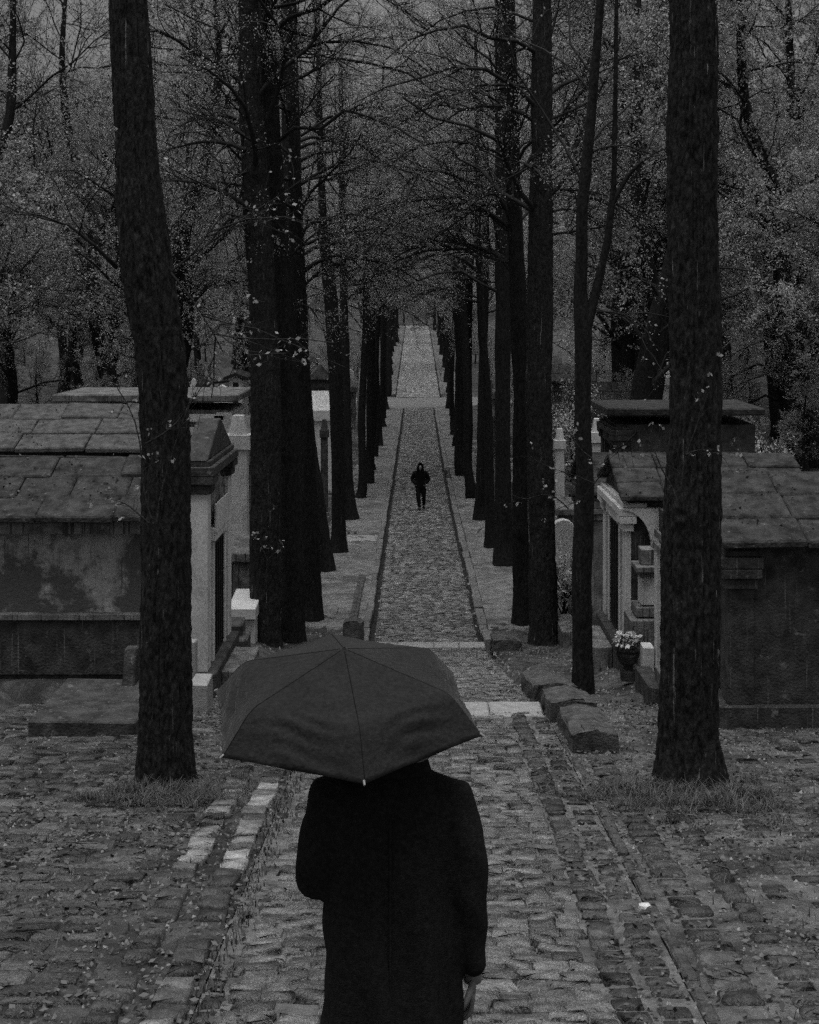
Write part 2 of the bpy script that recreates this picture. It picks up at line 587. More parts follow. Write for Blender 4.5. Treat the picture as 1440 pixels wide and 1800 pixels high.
verge(lambda t: float(left_edge(t)) - .16, -3.3)
verge(lambda t: float(right_edge(t)) + .2, 3.3)
d_up = np.arange(117.5, 217, .6)
for sg, ef in ((-1, left_edge), (1, right_edge)):
    X = ef(d_up)[:, None] + sg * np.linspace(.28, 1.7, 8)[None, :]
    D = np.broadcast_to(d_up[:, None], X.shape)
    Z = G(X, D) + .03 + R.normal(size=X.shape) * .012
    ii = np.arange(X.size).reshape(X.shape)
    q = np.stack([ii[:-1, :-1], ii[:-1, 1:], ii[1:, 1:], ii[1:, :-1]], -1).reshape(-1, 4)
    tag(link('verge', mesh_np('verge', np.stack([X, D, Z], -1).reshape(-1, 3), [q], True), M['verge']), kind='structure')
crossing = tag(link('cross_path', mesh_np('cross_path', np.stack([_cX, _cd, _cz], -1).reshape(-1, 3), [np.stack([_ii[:-1, :-1], _ii[:-1, 1:], _ii[1:, 1:], _ii[1:, :-1]], -1).reshape(-1, 4)], True), M['road']), kind='structure')
pave_l = tag(strip('side_pavement', -5.6, lambda d: left_edge(d) - .01, 6.5, 19.7, .12, -.02, M['mortar_side'], 30, .006), kind='structure')
pave_r = tag(strip('side_pavement', lambda d: right_edge(d) + .01, 5.6, 6.5, 19.7, .12, -.02, M['mortar_pale'], 30, .006), kind='structure')


# ------------------------------------------------------------------ setts and paving stones
def sett_template(w, l, h, rng, chamfer=.12, inset=.1):
    def ring(sx, sy, z):
        c = chamfer * min(sx, sy)
        p = np.array([(-sx + c, -sy), (sx - c, -sy), (sx, -sy + c), (sx, sy - c), (sx - c, sy), (-sx + c, sy), (-sx, sy - c), (-sx, -sy + c)])
        return np.column_stack([p, np.full(8, z)])
    e = inset * min(w, l)
    V = np.concatenate([ring(w / 2, l / 2, -h), ring(w / 2, l / 2, -.012), ring(w / 2 - e, l / 2 - e, .004), [[0, 0, .009]]])
    V[8:, :2] += rng.normal(size=(17, 2)) * .009
    V[16:, 2] += rng.normal(size=9) * .005
    Q = []
    for a in (0, 8):
        for k in range(8):
            Q.append((a + k, a + (k + 1) % 8, a + 8 + (k + 1) % 8, a + 8 + k))
    T = [(16 + k, 16 + (k + 1) % 8, 24) for k in range(8)]
    return V, np.array(Q), np.array(T)


def place_stones(items, name, mat, parent, nmax=300, h=.09, chamfer=.09, inset=.09):
    """items: (x, d, w, l, rot, dz); nearest nmax become parts, the rest one joined part"""
    items = sorted(items, key=lambda t: t[1])
    sizes = {}
    rng = np.random.default_rng(len(items))
    near, far = items[:nmax], items[nmax:]
    tm = [sett_template(1, 1, 1, rng) for _ in range(1)]
    protos = []
    for k in range(10):
        V, Q, T = sett_template(.24, .165, h, rng, chamfer, inset)
        me = mesh_np(name, V, [Q, T])
        me.materials.append(mat)
        protos.append(me)
    slope = lambda d: math.atan(float(gz(d + .2) - gz(d - .2)) / .4)
    for (x, d, w, l, rot, dz) in near:
        o = bpy.data.objects.new(name, random.choice(protos))
        o.location = (x, d, float(gz(d)) + dz)
        o.rotation_euler = (slope(d) + random.gauss(0, .025), random.gauss(0, .03), rot)
        o.scale = (w / .24 * random.choice((1, -1)), l / .165 * random.choice((1, -1)), 1)
        COL.objects.link(o)
        o.parent = parent
    if far:
        Vs, Qs, Ts, off = [], [], [], 0
        tpl = [sett_template(.24, .165, h, rng, chamfer, inset) for _ in range(12)]
        for (x, d, w, l, rot, dz) in far:
            V, Q, T = tpl[random.randrange(12)]
            V = V * np.array([w / .24, l / .165, 1])
            c, s = math.cos(rot), math.sin(rot)
            V = np.column_stack([V[:, 0] * c - V[:, 1] * s, V[:, 0] * s + V[:, 1] * c, V[:, 2]])
            V[:, 2] += V[:, 1] * math.tan(slope(d)) + V[:, 0] * random.gauss(0, .03)
            Vs.append(V + np.array([x, d, float(gz(d)) + dz]))
            Qs.append(Q + off)
            Ts.append(T + off)
            off += len(V)
        o = link(name, mesh_np(name, np.concatenate(Vs), [np.concatenate(Qs), np.concatenate(Ts)]), mat, parent)
        o['kind'] = 'stuff'


items = []
d = 7.2
row = 0
while d < 107:
    l = random.uniform(.15, .19) if d < 34 else random.uniform(.18, .24)
    if d < 18.4:
        a, b = -1.15, 1.12
    else:
        a, b = float(left_edge(d)) + (.13 if d > 31 else .03), float(right_edge(d)) - (.12 if d > 31 else .03)
    x = a + random.uniform(-.05, .05)
    while x < b - .08:
        w = min(random.uniform(.16, .31), b - x + .03)
        if not (18.0 < d < 18.75) and not (30.9 < d < 31.45) and random.random() > .015:
            items.append((x + w / 2, d + l / 2 + random.gauss(0, .008), w - random.uniform(.003, .012), l - random.uniform(.002, .012), random.gauss(0, .014), random.gauss(0, .007)))
        x += w
    d += l
    row += 1
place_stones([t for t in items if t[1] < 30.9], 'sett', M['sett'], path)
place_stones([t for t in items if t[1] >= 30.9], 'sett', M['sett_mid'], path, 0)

items = []
d = 117
while d < 220:
    l = random.uniform(.2, .27)
    a, b = float(left_edge(d)) + .03, float(right_edge(d)) - .03
    x = a
    while x < b - .1:
        w = min(random.uniform(.2, .34), b - x)
        items.append((x + w / 2, d + l / 2, w - .03, l - .03, random.gauss(0, .03), random.gauss(.0, .012)))
        x += w
    d += l
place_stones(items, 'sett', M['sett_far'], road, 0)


def column(x0, x1, d0, d1, lmin, lmax, skip=.0, gap=.02, dz=0, jit=.01):
    out, dd = [], d0
    while dd < d1:
        l = random.uniform(lmin, lmax)
        if random.random() > skip:
            g = gap * random.uniform(.6, 1.5)
            out.append(((x0 + x1) / 2 + random.gauss(0, jit), dd + l / 2, (x1 - x0) - g, l - g, random.gauss(0, .03), dz + random.gauss(0, .006)))
        dd += l
    return out


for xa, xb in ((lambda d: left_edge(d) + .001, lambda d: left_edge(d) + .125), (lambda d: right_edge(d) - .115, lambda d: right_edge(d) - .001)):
    tag(strip('gutter', xa, xb, 31.5, 106.6, .4, -.009, M['shade_dirt'], 4, .002), kind='structure')  # dark strip stands for the shadow line and dirt at the kerb foot
    tag(strip('gutter', xa, lambda d, f=xb: f(d) + .0, 117.5, 217, .5, .012, M['shade_dirt'], 4, .002), kind='structure')
# border rows of the path
b_items = column(1.15, 1.37, 7, 18.2, .17, .24, .04, .035) + column(1.40, 1.62, 7, 18.2, .15, .22, .12, .04, -.006)
b_items += column(-1.34, -1.17, 7, 18.2, .2, .3, .5, .05, -.012)
place_stones(b_items, 'border_stone', M['sett_dark'], path)
# left-hand pavement: two rows of pale slabs, then rough cross-laid setts
l_items = column(-1.62, -1.38, 7, 17.5, .2, .27, .05, .03, .03) + column(-1.97, -1.71, 7, 16.5, .19, .26, .08, .06, .025)
pick = [random.random() for _ in l_items]
place_stones([t for t, p in zip(l_items, pick) if (11.2 < t[1] < 14.2 and p < .62) or p < .1], 'paving_slab', M['sett_pale'], pave_l, inset=.07)
place_stones([t for t, p in zip(l_items, pick) if t[1] >= 14.2 and p >= .1 or (11.2 < t[1] < 14.2 and p >= .62)], 'paving_slab', M['sett_side'], pave_l, inset=.07)
place_stones([t for t, p in zip(l_items, pick) if t[1] <= 11.2 and p >= .1], 'paving_slab', M['sett_dark'], pave_l, inset=.12)
l2 = []
d = 7.0
while d < 19.4:
    l = random.uniform(.16, .22)
    x = -5.4
    while x < -2.02:
        w = random.uniform(.2, .38)
        if random.random() > .1 and x + w < -2.0:
            l2.append((x + w / 2, d + l / 2, w - .022, l - .024, random.gauss(0, .05), random.gauss(-.004, .009)))
        x += w
    d += l
place_stones(l2, 'sett', M['sett_side'], pave_l)
# right-hand pavement: rows of dark stones set in pale sand
r_items = column(1.80, 2.12, 7, 15.4, .19, .25, .05, .07, .012) + column(2.22, 2.50, 7, 14.6, .2, .27, .06, .09, .01)
d = 7.0
while d < 19.4:
    l = random.uniform(.19, .25)
    x = 2.58
    while x < 5.4:
        w = random.uniform(.2, .34)
        if random.random() > .3:
            r_items.append((x + w / 2, d + l / 2, w - .06, l - .07, random.gauss(0, .06), random.gauss(-.004, .006)))
        x += w
    d += l
place_stones(r_items, 'paving_stone', M['sett_dark'], pave_r, inset=.22)

# ------------------------------------------------------------------ kerbs


def kerb_row(root, xf, width, d0, d1, h, mat, out=1, lmin=.7, lmax=1.15, drop=()):
    dd = d0
    while dd < d1:
        l = min(random.uniform(lmin, lmax), d1 - dd)
        if l > .15 and not any(a < dd + l / 2 < b for a, b in drop):
            m = MB()
            x = float(xf(dd + l / 2)) + random.gauss(0, .012)
            z0, z1 = float(gz(dd)), float(gz(dd + l))
            t = h + random.gauss(0, .012)
            xa, xb = (x - width, x) if out < 0 else (x, x + width)
            pts = [(xa, dd + .012, z0 - .2), (xa, dd + l - .012, z1 - .2), (xa, dd + l - .012, z1 + t), (xa, dd + .012, z0 + t)]
            m.poly(pts, (xb - xa, random.gauss(0, .01), random.gauss(0, .006)))
            m.build('kerb_stone', mat, root, bevel=.018)
        dd += l


kl = tag(empty('kerb'), kind='structure')
kerb_row(kl, left_edge, .17, 31.2, 106.5, .12, M['kerb'], -1)
kr = tag(empty('kerb'), kind='structure')
kerb_row(kr, right_edge, .22, 31.6, 106.5, .08, M['kerb'], 1, drop=((62.5, 66),))
kl2 = tag(empty('kerb'), kind='structure')
kerb_row(kl2, left_edge, .3, 118, 216, .14, M['kerb'], -1, 1.6, 2.4)
kr2 = tag(empty('kerb'), kind='structure')
kerb_row(kr2, right_edge, .3, 118, 216, .14, M['kerb'], 1, 1.6, 2.4)
kf = tag(empty('kerb'), kind='structure')
kerb_row(kf, lambda d: 1.665 + 0 * d, .09, 7, 15.6, .015, M['kerb_dark'], 1, .5, .9)

# pale stone edges across the path at the two breaks of slope
e = tag(empty('step_edge'), kind='structure')
x = -1.3
while x < 1.5:
    w = random.uniform(.55, .85)
    w = min(w, 1.6 - x)
    m = MB()
    m.box(x + .006, x + w - .006, 18.05, 18.72, float(gz(18.4)) - .2, float(gz(18.4)) + .03, .006)
    m.build('edge_stone', M['slab'], e, bevel=.02)
    x += w
e = tag(empty('step_edge'), kind='structure')
x = -1.15
while x < 1.35:
    w = min(random.uniform(.5, .8), 1.45 - x)
    m = MB()
    m.box(x + .006, x + w - .006, 30.95, 31.4, float(gz(31.2)) - .2, float(gz(31.2)) + .05, .006)
    m.build('edge_stone', M['slab'], e, bevel=.02)
    x += w


def block(name, x0, x1, d0, d1, h, label, cat, mat, ridge=.05, group=None):
    m = MB()
    z0, z1 = float(gz(d0)), float(gz(d1))
    xm = (x0 + x1) / 2
    pts = [(x0, d0, z0 - .2), (x1, d0 + .02, z0 - .2), (x1, d0 + .02, z0 + h - .02), (xm, d0, z0 + h + ridge), (x0, d0 - .02, z0 + h)]
    m.poly(pts, (.0, d1 - d0, z1 - z0))
    bmesh.ops.bevel(m.bm, geom=list(m.bm.edges), offset=.012, segments=1, affect='EDGES', clamp_overlap=True)
    bmesh.ops.subdivide_edges(m.bm, edges=[e_ for e_ in m.bm.edges if e_.calc_length() > .1], cuts=4, use_grid_fill=True)
    rb_ = random.Random(int(d0 * 10))
    for v in m.bm.verts:
        v.co += Vector((rb_.gauss(0, .009), rb_.gauss(0, .009), rb_.gauss(0, .008)))
        if rb_.random() < .05:
            v.co += Vector(((x0 + x1) / 2 - v.co.x, 0, -.1)) * .12
    o = m.build(name, mat, None)
    return tag(o, label, cat, group)


block('stone_block', 1.70, 2.22, 15.8, 17.5, .2, 'mossy stone block with dark end face, nearest of three along the right path edge', 'stone block', M['kerb_dark'])
block('stone_block', 1.62, 2.2, 17.62, 18.9, .24, 'mossy stone block lying between two others along the right path edge', 'stone block', M['kerb_dark'])
block('stone_block', 1.55, 2.15, 19.2, 21.6, .26, 'chipped mossy stone block at the foot of the thin forked tree', 'stone block', M['kerb_dark'])
block('stone_block', 1.56, 2.15, 29.9, 31.3, .28, 'squat mossy stone block beside the right kerb below the first light step edge', 'stone block', M['kerb_dark'])
block('stone_block', -1.62, -1.2, 30.2, 31.0, .62, 'small upright dark stone block at the left kerb just above the umbrella top', 'stone block', M['kerb_dark'])
block('gutter_stone', -1.66, -1.48, 31.6, 39.5, .16, 'long narrow dark stone edging beside the left kerb behind the umbrella', 'edging stone', M['kerb_dark'], .0)
m = MB()
m.box(-2.55, -1.36, 45.4, 46.6, float(gz(46)) - .1, float(gz(46)) + .125)
tag(m.build('crossing_slab', M['slab'], None, bevel=.02), 'light flat slab laid across the left verge from kerb to tree row', 'slab')
m = MB()
m.box(1.17, 1.95, 66.0, 66.5, -.1, .2)
tag(m.build('crossing_slab', M['slab'], None, bevel=.02), 'pale kerb slab lying crosswise on the right verge beside the hooded walker', 'slab')

# ------------------------------------------------------------------ trees


def trunk_mesh(pts, n_along, n_around, rng, amp=.05, flare=.35, flare_h=.35):
    """pts (k,4): x,y,z,r"""
    c = resample(pts, n_along)
    ctr, r = c[:, :3], c[:, 3]
    s = np.concatenate([[0], np.cumsum(np.linalg.norm(np.diff(ctr, axis=0), axis=1))])
    L = s[-1]
    th = np.arange(n_around) / n_around * 2 * np.pi
    circ = 2 * np.pi * float(np.mean(r[:max(3, n_along // 2)]))
    nf = max(6, int(circ / .042)) if n_around > 60 else max(8, n_around // 3)
    warp = vnoise(n_around, n_along, max(5, nf // 4), int(L * 5) + 2, rng=rng)
    ridge = 1 - np.abs(vnoise(n_around, n_along, nf, int(L * (1.7 if n_around > 60 else 1.6)) + 2, rng=rng) * 2 + warp * .3) * 1.7
    ridge = np.clip(ridge, -.2, 1) ** 2 * np.sign(np.clip(ridge, -.2, 1))
    fine = vnoise(n_around, n_along, n_around // 2 + 2, int(L * 14) + 2, rng=rng)
    lump = vnoise(n_around, n_along, 4, int(L * .9) + 2, rng=rng)
    disp = -(ridge - .4) * amp + fine * amp * .7 + lump * .16
    for _ in range(int(L * .55)):                                     # knots and old branch scars
        kt, ks, kr_ = rng.uniform(0, 6.283), rng.uniform(1, L), rng.uniform(.06, .13)
        dth = np.abs((th - kt + np.pi) % (2 * np.pi) - np.pi)[:, None] * r[None, :]
        q2 = (dth ** 2 + ((s - ks)[None, :] * .8) ** 2) / kr_ ** 2
        disp = disp + rng.uniform(.08, .2) * np.exp(-q2) - .16 * np.exp(-q2 * 7)
    fl = flare * np.exp(-np.maximum(s - .25, 0) / flare_h)[None, :] * (1 + .5 * np.sin(5 * th + rng.uniform(0, 6))[:, None] + .3 * np.sin(3 * th + rng.uniform(0, 6))[:, None])
    rr = r[None, :] * (1 + disp + fl)
    V = np.stack([ctr[None, :, 0] + rr * np.cos(th)[:, None], ctr[None, :, 1] + rr * np.sin(th)[:, None], np.broadcast_to(ctr[None, :, 2], rr.shape)], -1)
    ii = np.arange(n_around * n_along).reshape(n_around, n_along)
    i2 = np.roll(ii, -1, 0)
    q = np.stack([ii[:, :-1], i2[:, :-1], i2[:, 1:], ii[:, 1:]], -1).reshape(-1, 4)
    return V.reshape(-1, 3), q, c


def crown_arrays(path, z0, rng, nl=13, lmin=2.4, lmax=4.6, m1=6, m2=6, leaf=.038, nleaf=10, extra=None, upb=.35, gap=.15, wig=.3):
    """limbs off the trunk path above z0, two more orders, leaves on the last"""
    zz = path[:, 2]
    ok = np.where(zz >= z0)[0]
    pp = path[ok[0]:, :]
    par = pp[None, :, :3]
    pr = pp[None, :, 3]
    A, Ar = grow(par, pr, nl, lmin, lmax, 7, 1.15, upb, wig, rng, 0.0, .97, .27, .016)
    if extra is not None:
        ex = np.stack([resample(e[0], 7, False)[:, :3] for e in extra])
        er = np.stack([np.interp(np.linspace(0, 1, 7), np.linspace(0, 1, len(e[1])), e[1]) for e in extra])
        A = np.concatenate([A, ex])
        Ar = np.concatenate([Ar, er])
    B, Br = grow(A, Ar, m1, .8, 2.0, 5, .75, .12, .2, rng, .2, 1, .5, .009)
    C1, Cr = grow(B, Br, m2, .3, .9, 4, .8, .0, .25, rng, .1, 1, .55, .0042)
    D1, Dr = grow(A, Ar, m2, .3, .9, 4, .9, .05, .25, rng, .15, 1, .4, .0045)
    T = join_tubes([tubes(A, Ar, 6), tubes(B, Br, 4), tubes(C1, Cr, 3), tubes(D1, Dr, 3)])
    tw = np.concatenate([C1[rng.random(len(C1)) > gap], D1])
    n = len(tw)
    k = rng.integers(0, 3, (n, nleaf))
    f = rng.random((n, nleaf, 1))
    ar = np.arange(n)[:, None]
    LC = tw[ar, k] * (1 - f) + tw[ar, k + 1] * f + rng.normal(size=(n, nleaf, 3)) * .045
    return T, leaves(LC.reshape(-1, 3), leaf, rng)


def make_tree(name, label, group, pts, z0, seed, n_along=90, n_around=22, limbs=None, crown=True, arch=0, mat='bark', cat='tree', **kw):
    rng = np.random.default_rng(seed)
    V, q, c = trunk_mesh(pts, n_along, n_around, rng, amp=kw.pop('amp', .06), flare=kw.pop('flare', .3))
    base = c[np.argmax(c[:, 2] > c[0, 2] + .25), :3]
    root = empty(name, tuple(base))
    tag(root, label, cat, group)
    link('trunk', mesh_np('trunk', V, [q], True), M[mat], root)
    if arch:
        sd = -1 if pts[0][0] > 0 else 1
        limbs = list(limbs or [])
        for _ in range(arch):
            k0 = int(np.argmin(np.abs(c[:, 2] - rng.uniform(z0 - .6, z0 + 5))))
            p0 = c[k0, :3]
            L_ = rng.uniform(2.4, 4.4)
            yy = rng.uniform(-.6, .6)
            ap = [p0 + np.array([sd * L_ * t, yy * L_ * t, L_ * (.75 * t - .85 * t * t + rng.normal() * .03)]) for t in np.linspace(0, 1, 7)]
            limbs.append((np.array(ap), np.linspace(.055, .014, 7) * rng.uniform(.7, 1.2)))
    if crown:
        T, LV = crown_arrays(c, z0, rng, extra=limbs, **kw)
        link('branches', mesh_np('branches', T[0], [T[1]]), M['twig'], root)['kind'] = 'stuff'
        o = link('foliage', mesh_np('foliage', LV[0], [LV[1]]), M['leaf'], root)
        o['kind'] = 'stuff'
    return root


def px_trunk(rows, d, zb=None):
    """rows of (y, x, width) in photo pixels from the base upwards, all at distance d"""
    out = []
    for (y, x, w) in rows:
        p = P(x, y, d)
        out.append((p.x, p.y, p.z, w * d / F / 2))
    b = out[0]
    return np.array([(b[0], b[1], b[2] - .3, b[3])] + out)


def px_limb(rows, d, rng, spread=.6):
    """rows (x, y, w)"""
    n = len(rows)
    dd = np.linspace(0, rng.uniform(-spread, spread), n)
    pts = [tuple(P(x, y, d + k)) for (x, y, w), k in zip(rows, dd)]
    return np.array(pts), np.array([max(w * d / F / 2, .006) for (_, _, w) in rows])


lr = np.random.default_rng(3)
NEAR = []
# --- left row
make_tree('lime_tree', 'thick dark trunk leaning left above grass tufts, nearest tree on the left', None,
          px_trunk([(1372, 291, 92), (1300, 291, 89), (1150, 292, 87), (1000, 293, 85), (800, 291, 82), (700, 286, 82), (620, 281, 80), (500, 264, 86), (400, 251, 80), (300, 243, 74), (180, 236, 70), (0, 226, 64), (-300, 212, 56), (-600, 205, 44)], 14.45),
          11.0, 11, 620, 150, nl=6, m1=5, m2=5, leaf=.05, nleaf=3, amp=.11, flare=.16, mat='bark_pale',
          limbs=[px_limb([(205, 470, 9), (190, 455, 7), (165, 430, 6), (120, 395, 4), (60, 380, 3)], 14.45, lr), px_limb([(300, 480, 6), (330, 515, 3.5), (352, 548, 2.5), (372, 580, 1.6), (392, 618, 1)], 14.3, lr, .2),
                 px_limb([(300, 478, 5), (330, 455, 3.5), (360, 420, 3), (385, 385, 2), (400, 372, 1)], 14.4, lr, .3)])
L2L = [px_limb([(432, 264, 10), (400, 251, 8), (360, 248, 6), (318, 256, 4), (276, 270, 3)], 30.2, lr), px_limb([(438, 365, 10), (410, 346, 8), (370, 328, 6.5), (330, 317, 5), (286, 318, 3)], 30.2, lr),
       px_limb([(430, 240, 9), (404, 218, 7), (380, 208, 5), (340, 208, 4), (300, 232, 2.5)], 30.2, lr), px_limb([(440, 300, 6), (418, 308, 5), (398, 330, 4), (392, 345, 2), (380, 365, 1.5)], 30.2, lr),
       px_limb([(446, 385, 7), (415, 378, 5), (400, 388, 4), (370, 425, 3), (330, 462, 2)], 30.2, lr), px_limb([(446, 500, 4), (425, 470, 2.5), (415, 430, 2), (408, 412, 1.5), (395, 405, 1)], 30.2, lr)]
make_tree('lime_tree', 'broad straight trunk with four side branches reaching left, second from the front on the left', None,
          px_trunk([(1170, 468, 62), (1130, 467, 54), (1000, 466, 51), (850, 467, 51), (700, 468, 52), (600, 465, 50), (480, 459, 46), (400, 453, 46), (300, 448, 44), (180, 442, 40), (0, 436, 34), (-200, 430, 26), (-400, 428, 16)], 30.4),
          9.4, 12, 420, 72, limbs=L2L, nl=13, m1=8, m2=9, mat='bark_pale', flare=.28, amp=.09)
L3L = [px_limb([(497, 470, 6), (520, 440, 5), (548, 415, 4), (575, 395, 3), (600, 390, 2)], 31.4, lr), px_limb([(490, 250, 6), (515, 215, 5), (540, 190, 4), (560, 160, 3), (590, 130, 2)], 31.4, lr),
       px_limb([(500, 540, 5), (520, 530, 4), (545, 540, 3), (560, 560, 2), (570, 580, 1)], 31.4, lr)]
make_tree('lime_tree', 'dark trunk standing close behind the broad straight one on the left', None,
          px_trunk([(1150, 517, 52), (1100, 516, 42), (950, 512, 41), (800, 509, 39), (650, 505, 38), (500, 496, 37), (350, 484, 36), (180, 474, 32), (0, 466, 28), (-200, 458, 18)], 31.4),
          9.2, 13, 320, 64, limbs=L3L, arch=5, nl=13, m1=8, m2=9, flare=.12)
L4L = [px_limb([(524, 520, 6), (545, 490, 5), (570, 470, 4), (610, 460, 3), (650, 440, 2)], 34, lr), px_limb([(520, 330, 6), (550, 312, 5), (600, 305, 4), (640, 290, 3), (670, 270, 2)], 34, lr)]
make_tree('lime_tree', 'dark trunk leaning left, its foot seen right of the paired trunks on the left', None,
          px_trunk([(1100, 550, 42), (1050, 549, 35), (900, 543, 32), (750, 537, 31), (600, 528, 29), (480, 523, 27), (300, 518, 24), (180, 516, 22), (0, 512, 18), (-200, 508, 12)], 34),
          8.6, 14, 120, 32, limbs=L4L, arch=5, nl=13, m1=8, m2=9)
make_tree('lime_tree', 'strongly leaning trunk with flared foot, just in front of the left verge slab', None,
          px_trunk([(1020, 577, 32), (980, 572, 27), (940, 566, 26), (800, 546, 26), (720, 537, 25), (620, 527, 23), (500, 517, 21), (300, 505, 18), (100, 500, 13), (-80, 498, 8)], 40.4),
          8.2, 15, 100, 28, arch=6, nl=13, m1=8, m2=9)
L6L = [px_limb([(586, 474, 9), (604, 456, 7), (626, 440, 6), (650, 437, 4), (676, 428, 3)], 43.5, lr), px_limb([(570, 430, 8), (556, 405, 6), (545, 385, 5), (530, 372, 4), (512, 360, 3)], 43.5, lr),
       px_limb([(640, 432, 4), (655, 410, 3.5), (680, 388, 3), (705, 392, 2.5), (735, 403, 2)], 43.5, lr), px_limb([(560, 320, 7), (600, 310, 5), (630, 300, 4), (650, 275, 3), (668, 252, 2)], 43.5, lr)]
make_tree('lime_tree', 'slim fork-topped trunk standing on the pale slab of the left verge', None,
          px_trunk([(980, 596, 31), (930, 595, 24), (800, 594, 24), (700, 592, 25), (620, 588, 26), (540, 583, 24), (480, 577, 22), (420, 569, 16), (300, 564, 12), (100, 560, 9), (-20, 558, 6)], 43.5),
          8.6, 16, 100, 28, limbs=L6L, arch=5, nl=13, m1=8, m2=9)
make_tree('lime_tree', 'trunk with a wide flared foot just beyond the pale slab on the left', None,
          px_trunk([(922, 618, 32), (890, 613, 20), (750, 609, 18), (600, 606, 16), (400, 603, 12), (200, 600, 9), (60, 598, 6)], 50.2),
          8.0, 17, 80, 24, arch=7, nl=13, m1=8, m2=9)

# --- right row
make_tree('lime_tree', 'very thick ridged trunk rising straight at the right edge, nearest tree on the right', None,
          px_trunk([(1385, 1212, 112), (1300, 1213, 99), (1150, 1212, 99), (1000, 1213, 98), (800, 1219, 92), (660, 1223, 84), (400, 1220, 84), (180, 1219, 84), (0, 1217, 78), (-300, 1214, 68), (-600, 1210, 50)], 14.45),
          11.0, 21, 620, 150, nl=6, m1=5, m2=5, leaf=.05, nleaf=3, amp=.12, flare=.2, mat='bark_pale')
# thin forked tree
rng2 = np.random.default_rng(5)
fd_ = 21.0
V1, q1, c1 = trunk_mesh(px_trunk([(1218, 1025, 40), (1150, 1024, 36), (1000, 1023, 35), (850, 1029, 32), (740, 1024, 30), (640, 1025, 29), (570, 1026, 30), (520, 1019, 24), (460, 1022, 21), (380, 1023, 21), (300, 1030, 20), (180, 1042, 17), (0, 1056, 14), (-200, 1066, 10)], fd_), 170, 28, rng2, .05, .12)
V2, q2, c2 = trunk_mesh(px_trunk([(600, 1027, 18), (560, 1035, 19), (520, 1046, 17), (460, 1060, 15), (420, 1069, 14), (380, 1073, 13), (340, 1078, 11), (300, 1080, 9), (240, 1081, 9), (180, 1082, 8.5), (0, 1084, 7), (-150, 1086, 5)], fd_), 100, 18, rng2, .05, 0)
V3, q3, c3 = trunk_mesh(np.array([tuple(P(x, y, fd_)) + (w * fd_ / F / 2,) for (y, x, w) in [(356, 1078, 11), (336, 1088, 11), (310, 1103, 10), (287, 1124, 9), (270, 1148, 8), (259, 1176, 6), (252, 1210, 4), (250, 1260, 3)]]), 40, 10, rng2, .04, 0)
root = empty('forked_tree', tuple(P(1025, 1218, fd_)))
tag(root, 'thin dark tree forking into two stems, right stem curving over to the thick trunk', 'tree')
link('trunk', mesh_np('trunk', V1, [q1], True), M['bark'], root)
link('stem', mesh_np('stem', V2, [q2], True), M['bark'], root)
link('limb', mesh_np('limb', V3, [q3], True), M['bark'], root)
bl = [px_limb([(1084, 358, 5), (1100, 368, 4), (1117, 384, 3), (1135, 405, 2), (1150, 425, 1.2)], fd_, lr, .3), px_limb([(1030, 552, 4), (1062, 546, 4), (1096, 552, 3.5), (1118, 572, 3), (1136, 612, 2.5)], fd_ + .2, lr, .3),
      px_limb([(1040, 268, 4), (1062, 258, 3), (1090, 255, 3), (1115, 258, 2), (1140, 268, 1)], fd_, lr, .3), px_limb([(1130, 285, 3), (1140, 260, 2.5), (1155, 230, 2), (1168, 205, 1.5), (1175, 190, 1)], fd_, lr, .3)]
T, LV = crown_arrays(c1, 9.2, rng2, nl=5, m1=4, m2=4, leaf=.045, nleaf=2, extra=bl)
link('branches', mesh_np('branches', T[0], [T[1]]), M['twig'], root)['kind'] = 'stuff'
link('foliage', mesh_np('foliage', LV[0], [LV[1]]), M['leaf'], root)['kind'] = 'stuff'
R3L = [px_limb([(970, 342, 8), (990, 318, 6), (1012, 290, 5), (1040, 268, 4), (1085, 255, 3)], 31, lr), px_limb([(968, 334, 6), (990, 333, 5), (1030, 335, 4.5), (1062, 342, 3), (1080, 355, 2)], 31, lr),
       px_limb([(968, 412, 6), (1000, 408, 5), (1040, 402, 4), (1070, 397, 3), (1100, 395, 2)], 31, lr), px_limb([(968, 372, 5), (990, 368, 4), (1010, 368, 3), (1040, 380, 2), (1070, 392, 1)], 31, lr),
       px_limb([(968, 225, 6), (990, 232, 4), (998, 255, 3), (1002, 270, 2), (1004, 290, 1)], 31, lr), px_limb([(966, 210, 7), (990, 200, 6), (1010, 192, 5), (1030, 182, 4), (1060, 165, 2)], 31, lr)]
make_tree('lime_tree', 'straight pale-streaked trunk with a wide foot left of the thin forked tree', None,
          px_trunk([(1162, 958, 64), (1120, 957, 52), (1000, 955, 47), (850, 951, 46), (700, 946, 47), (560, 949, 46), (500, 949, 43), (400, 951, 40), (180, 953, 36), (0, 954, 31), (-200, 954, 24), (-400, 954, 14)], 31),
          9.2, 22, 420, 72, limbs=R3L, arch=5, nl=13, m1=8, m2=9, mat='bark_pale', flare=.3, amp=.09)
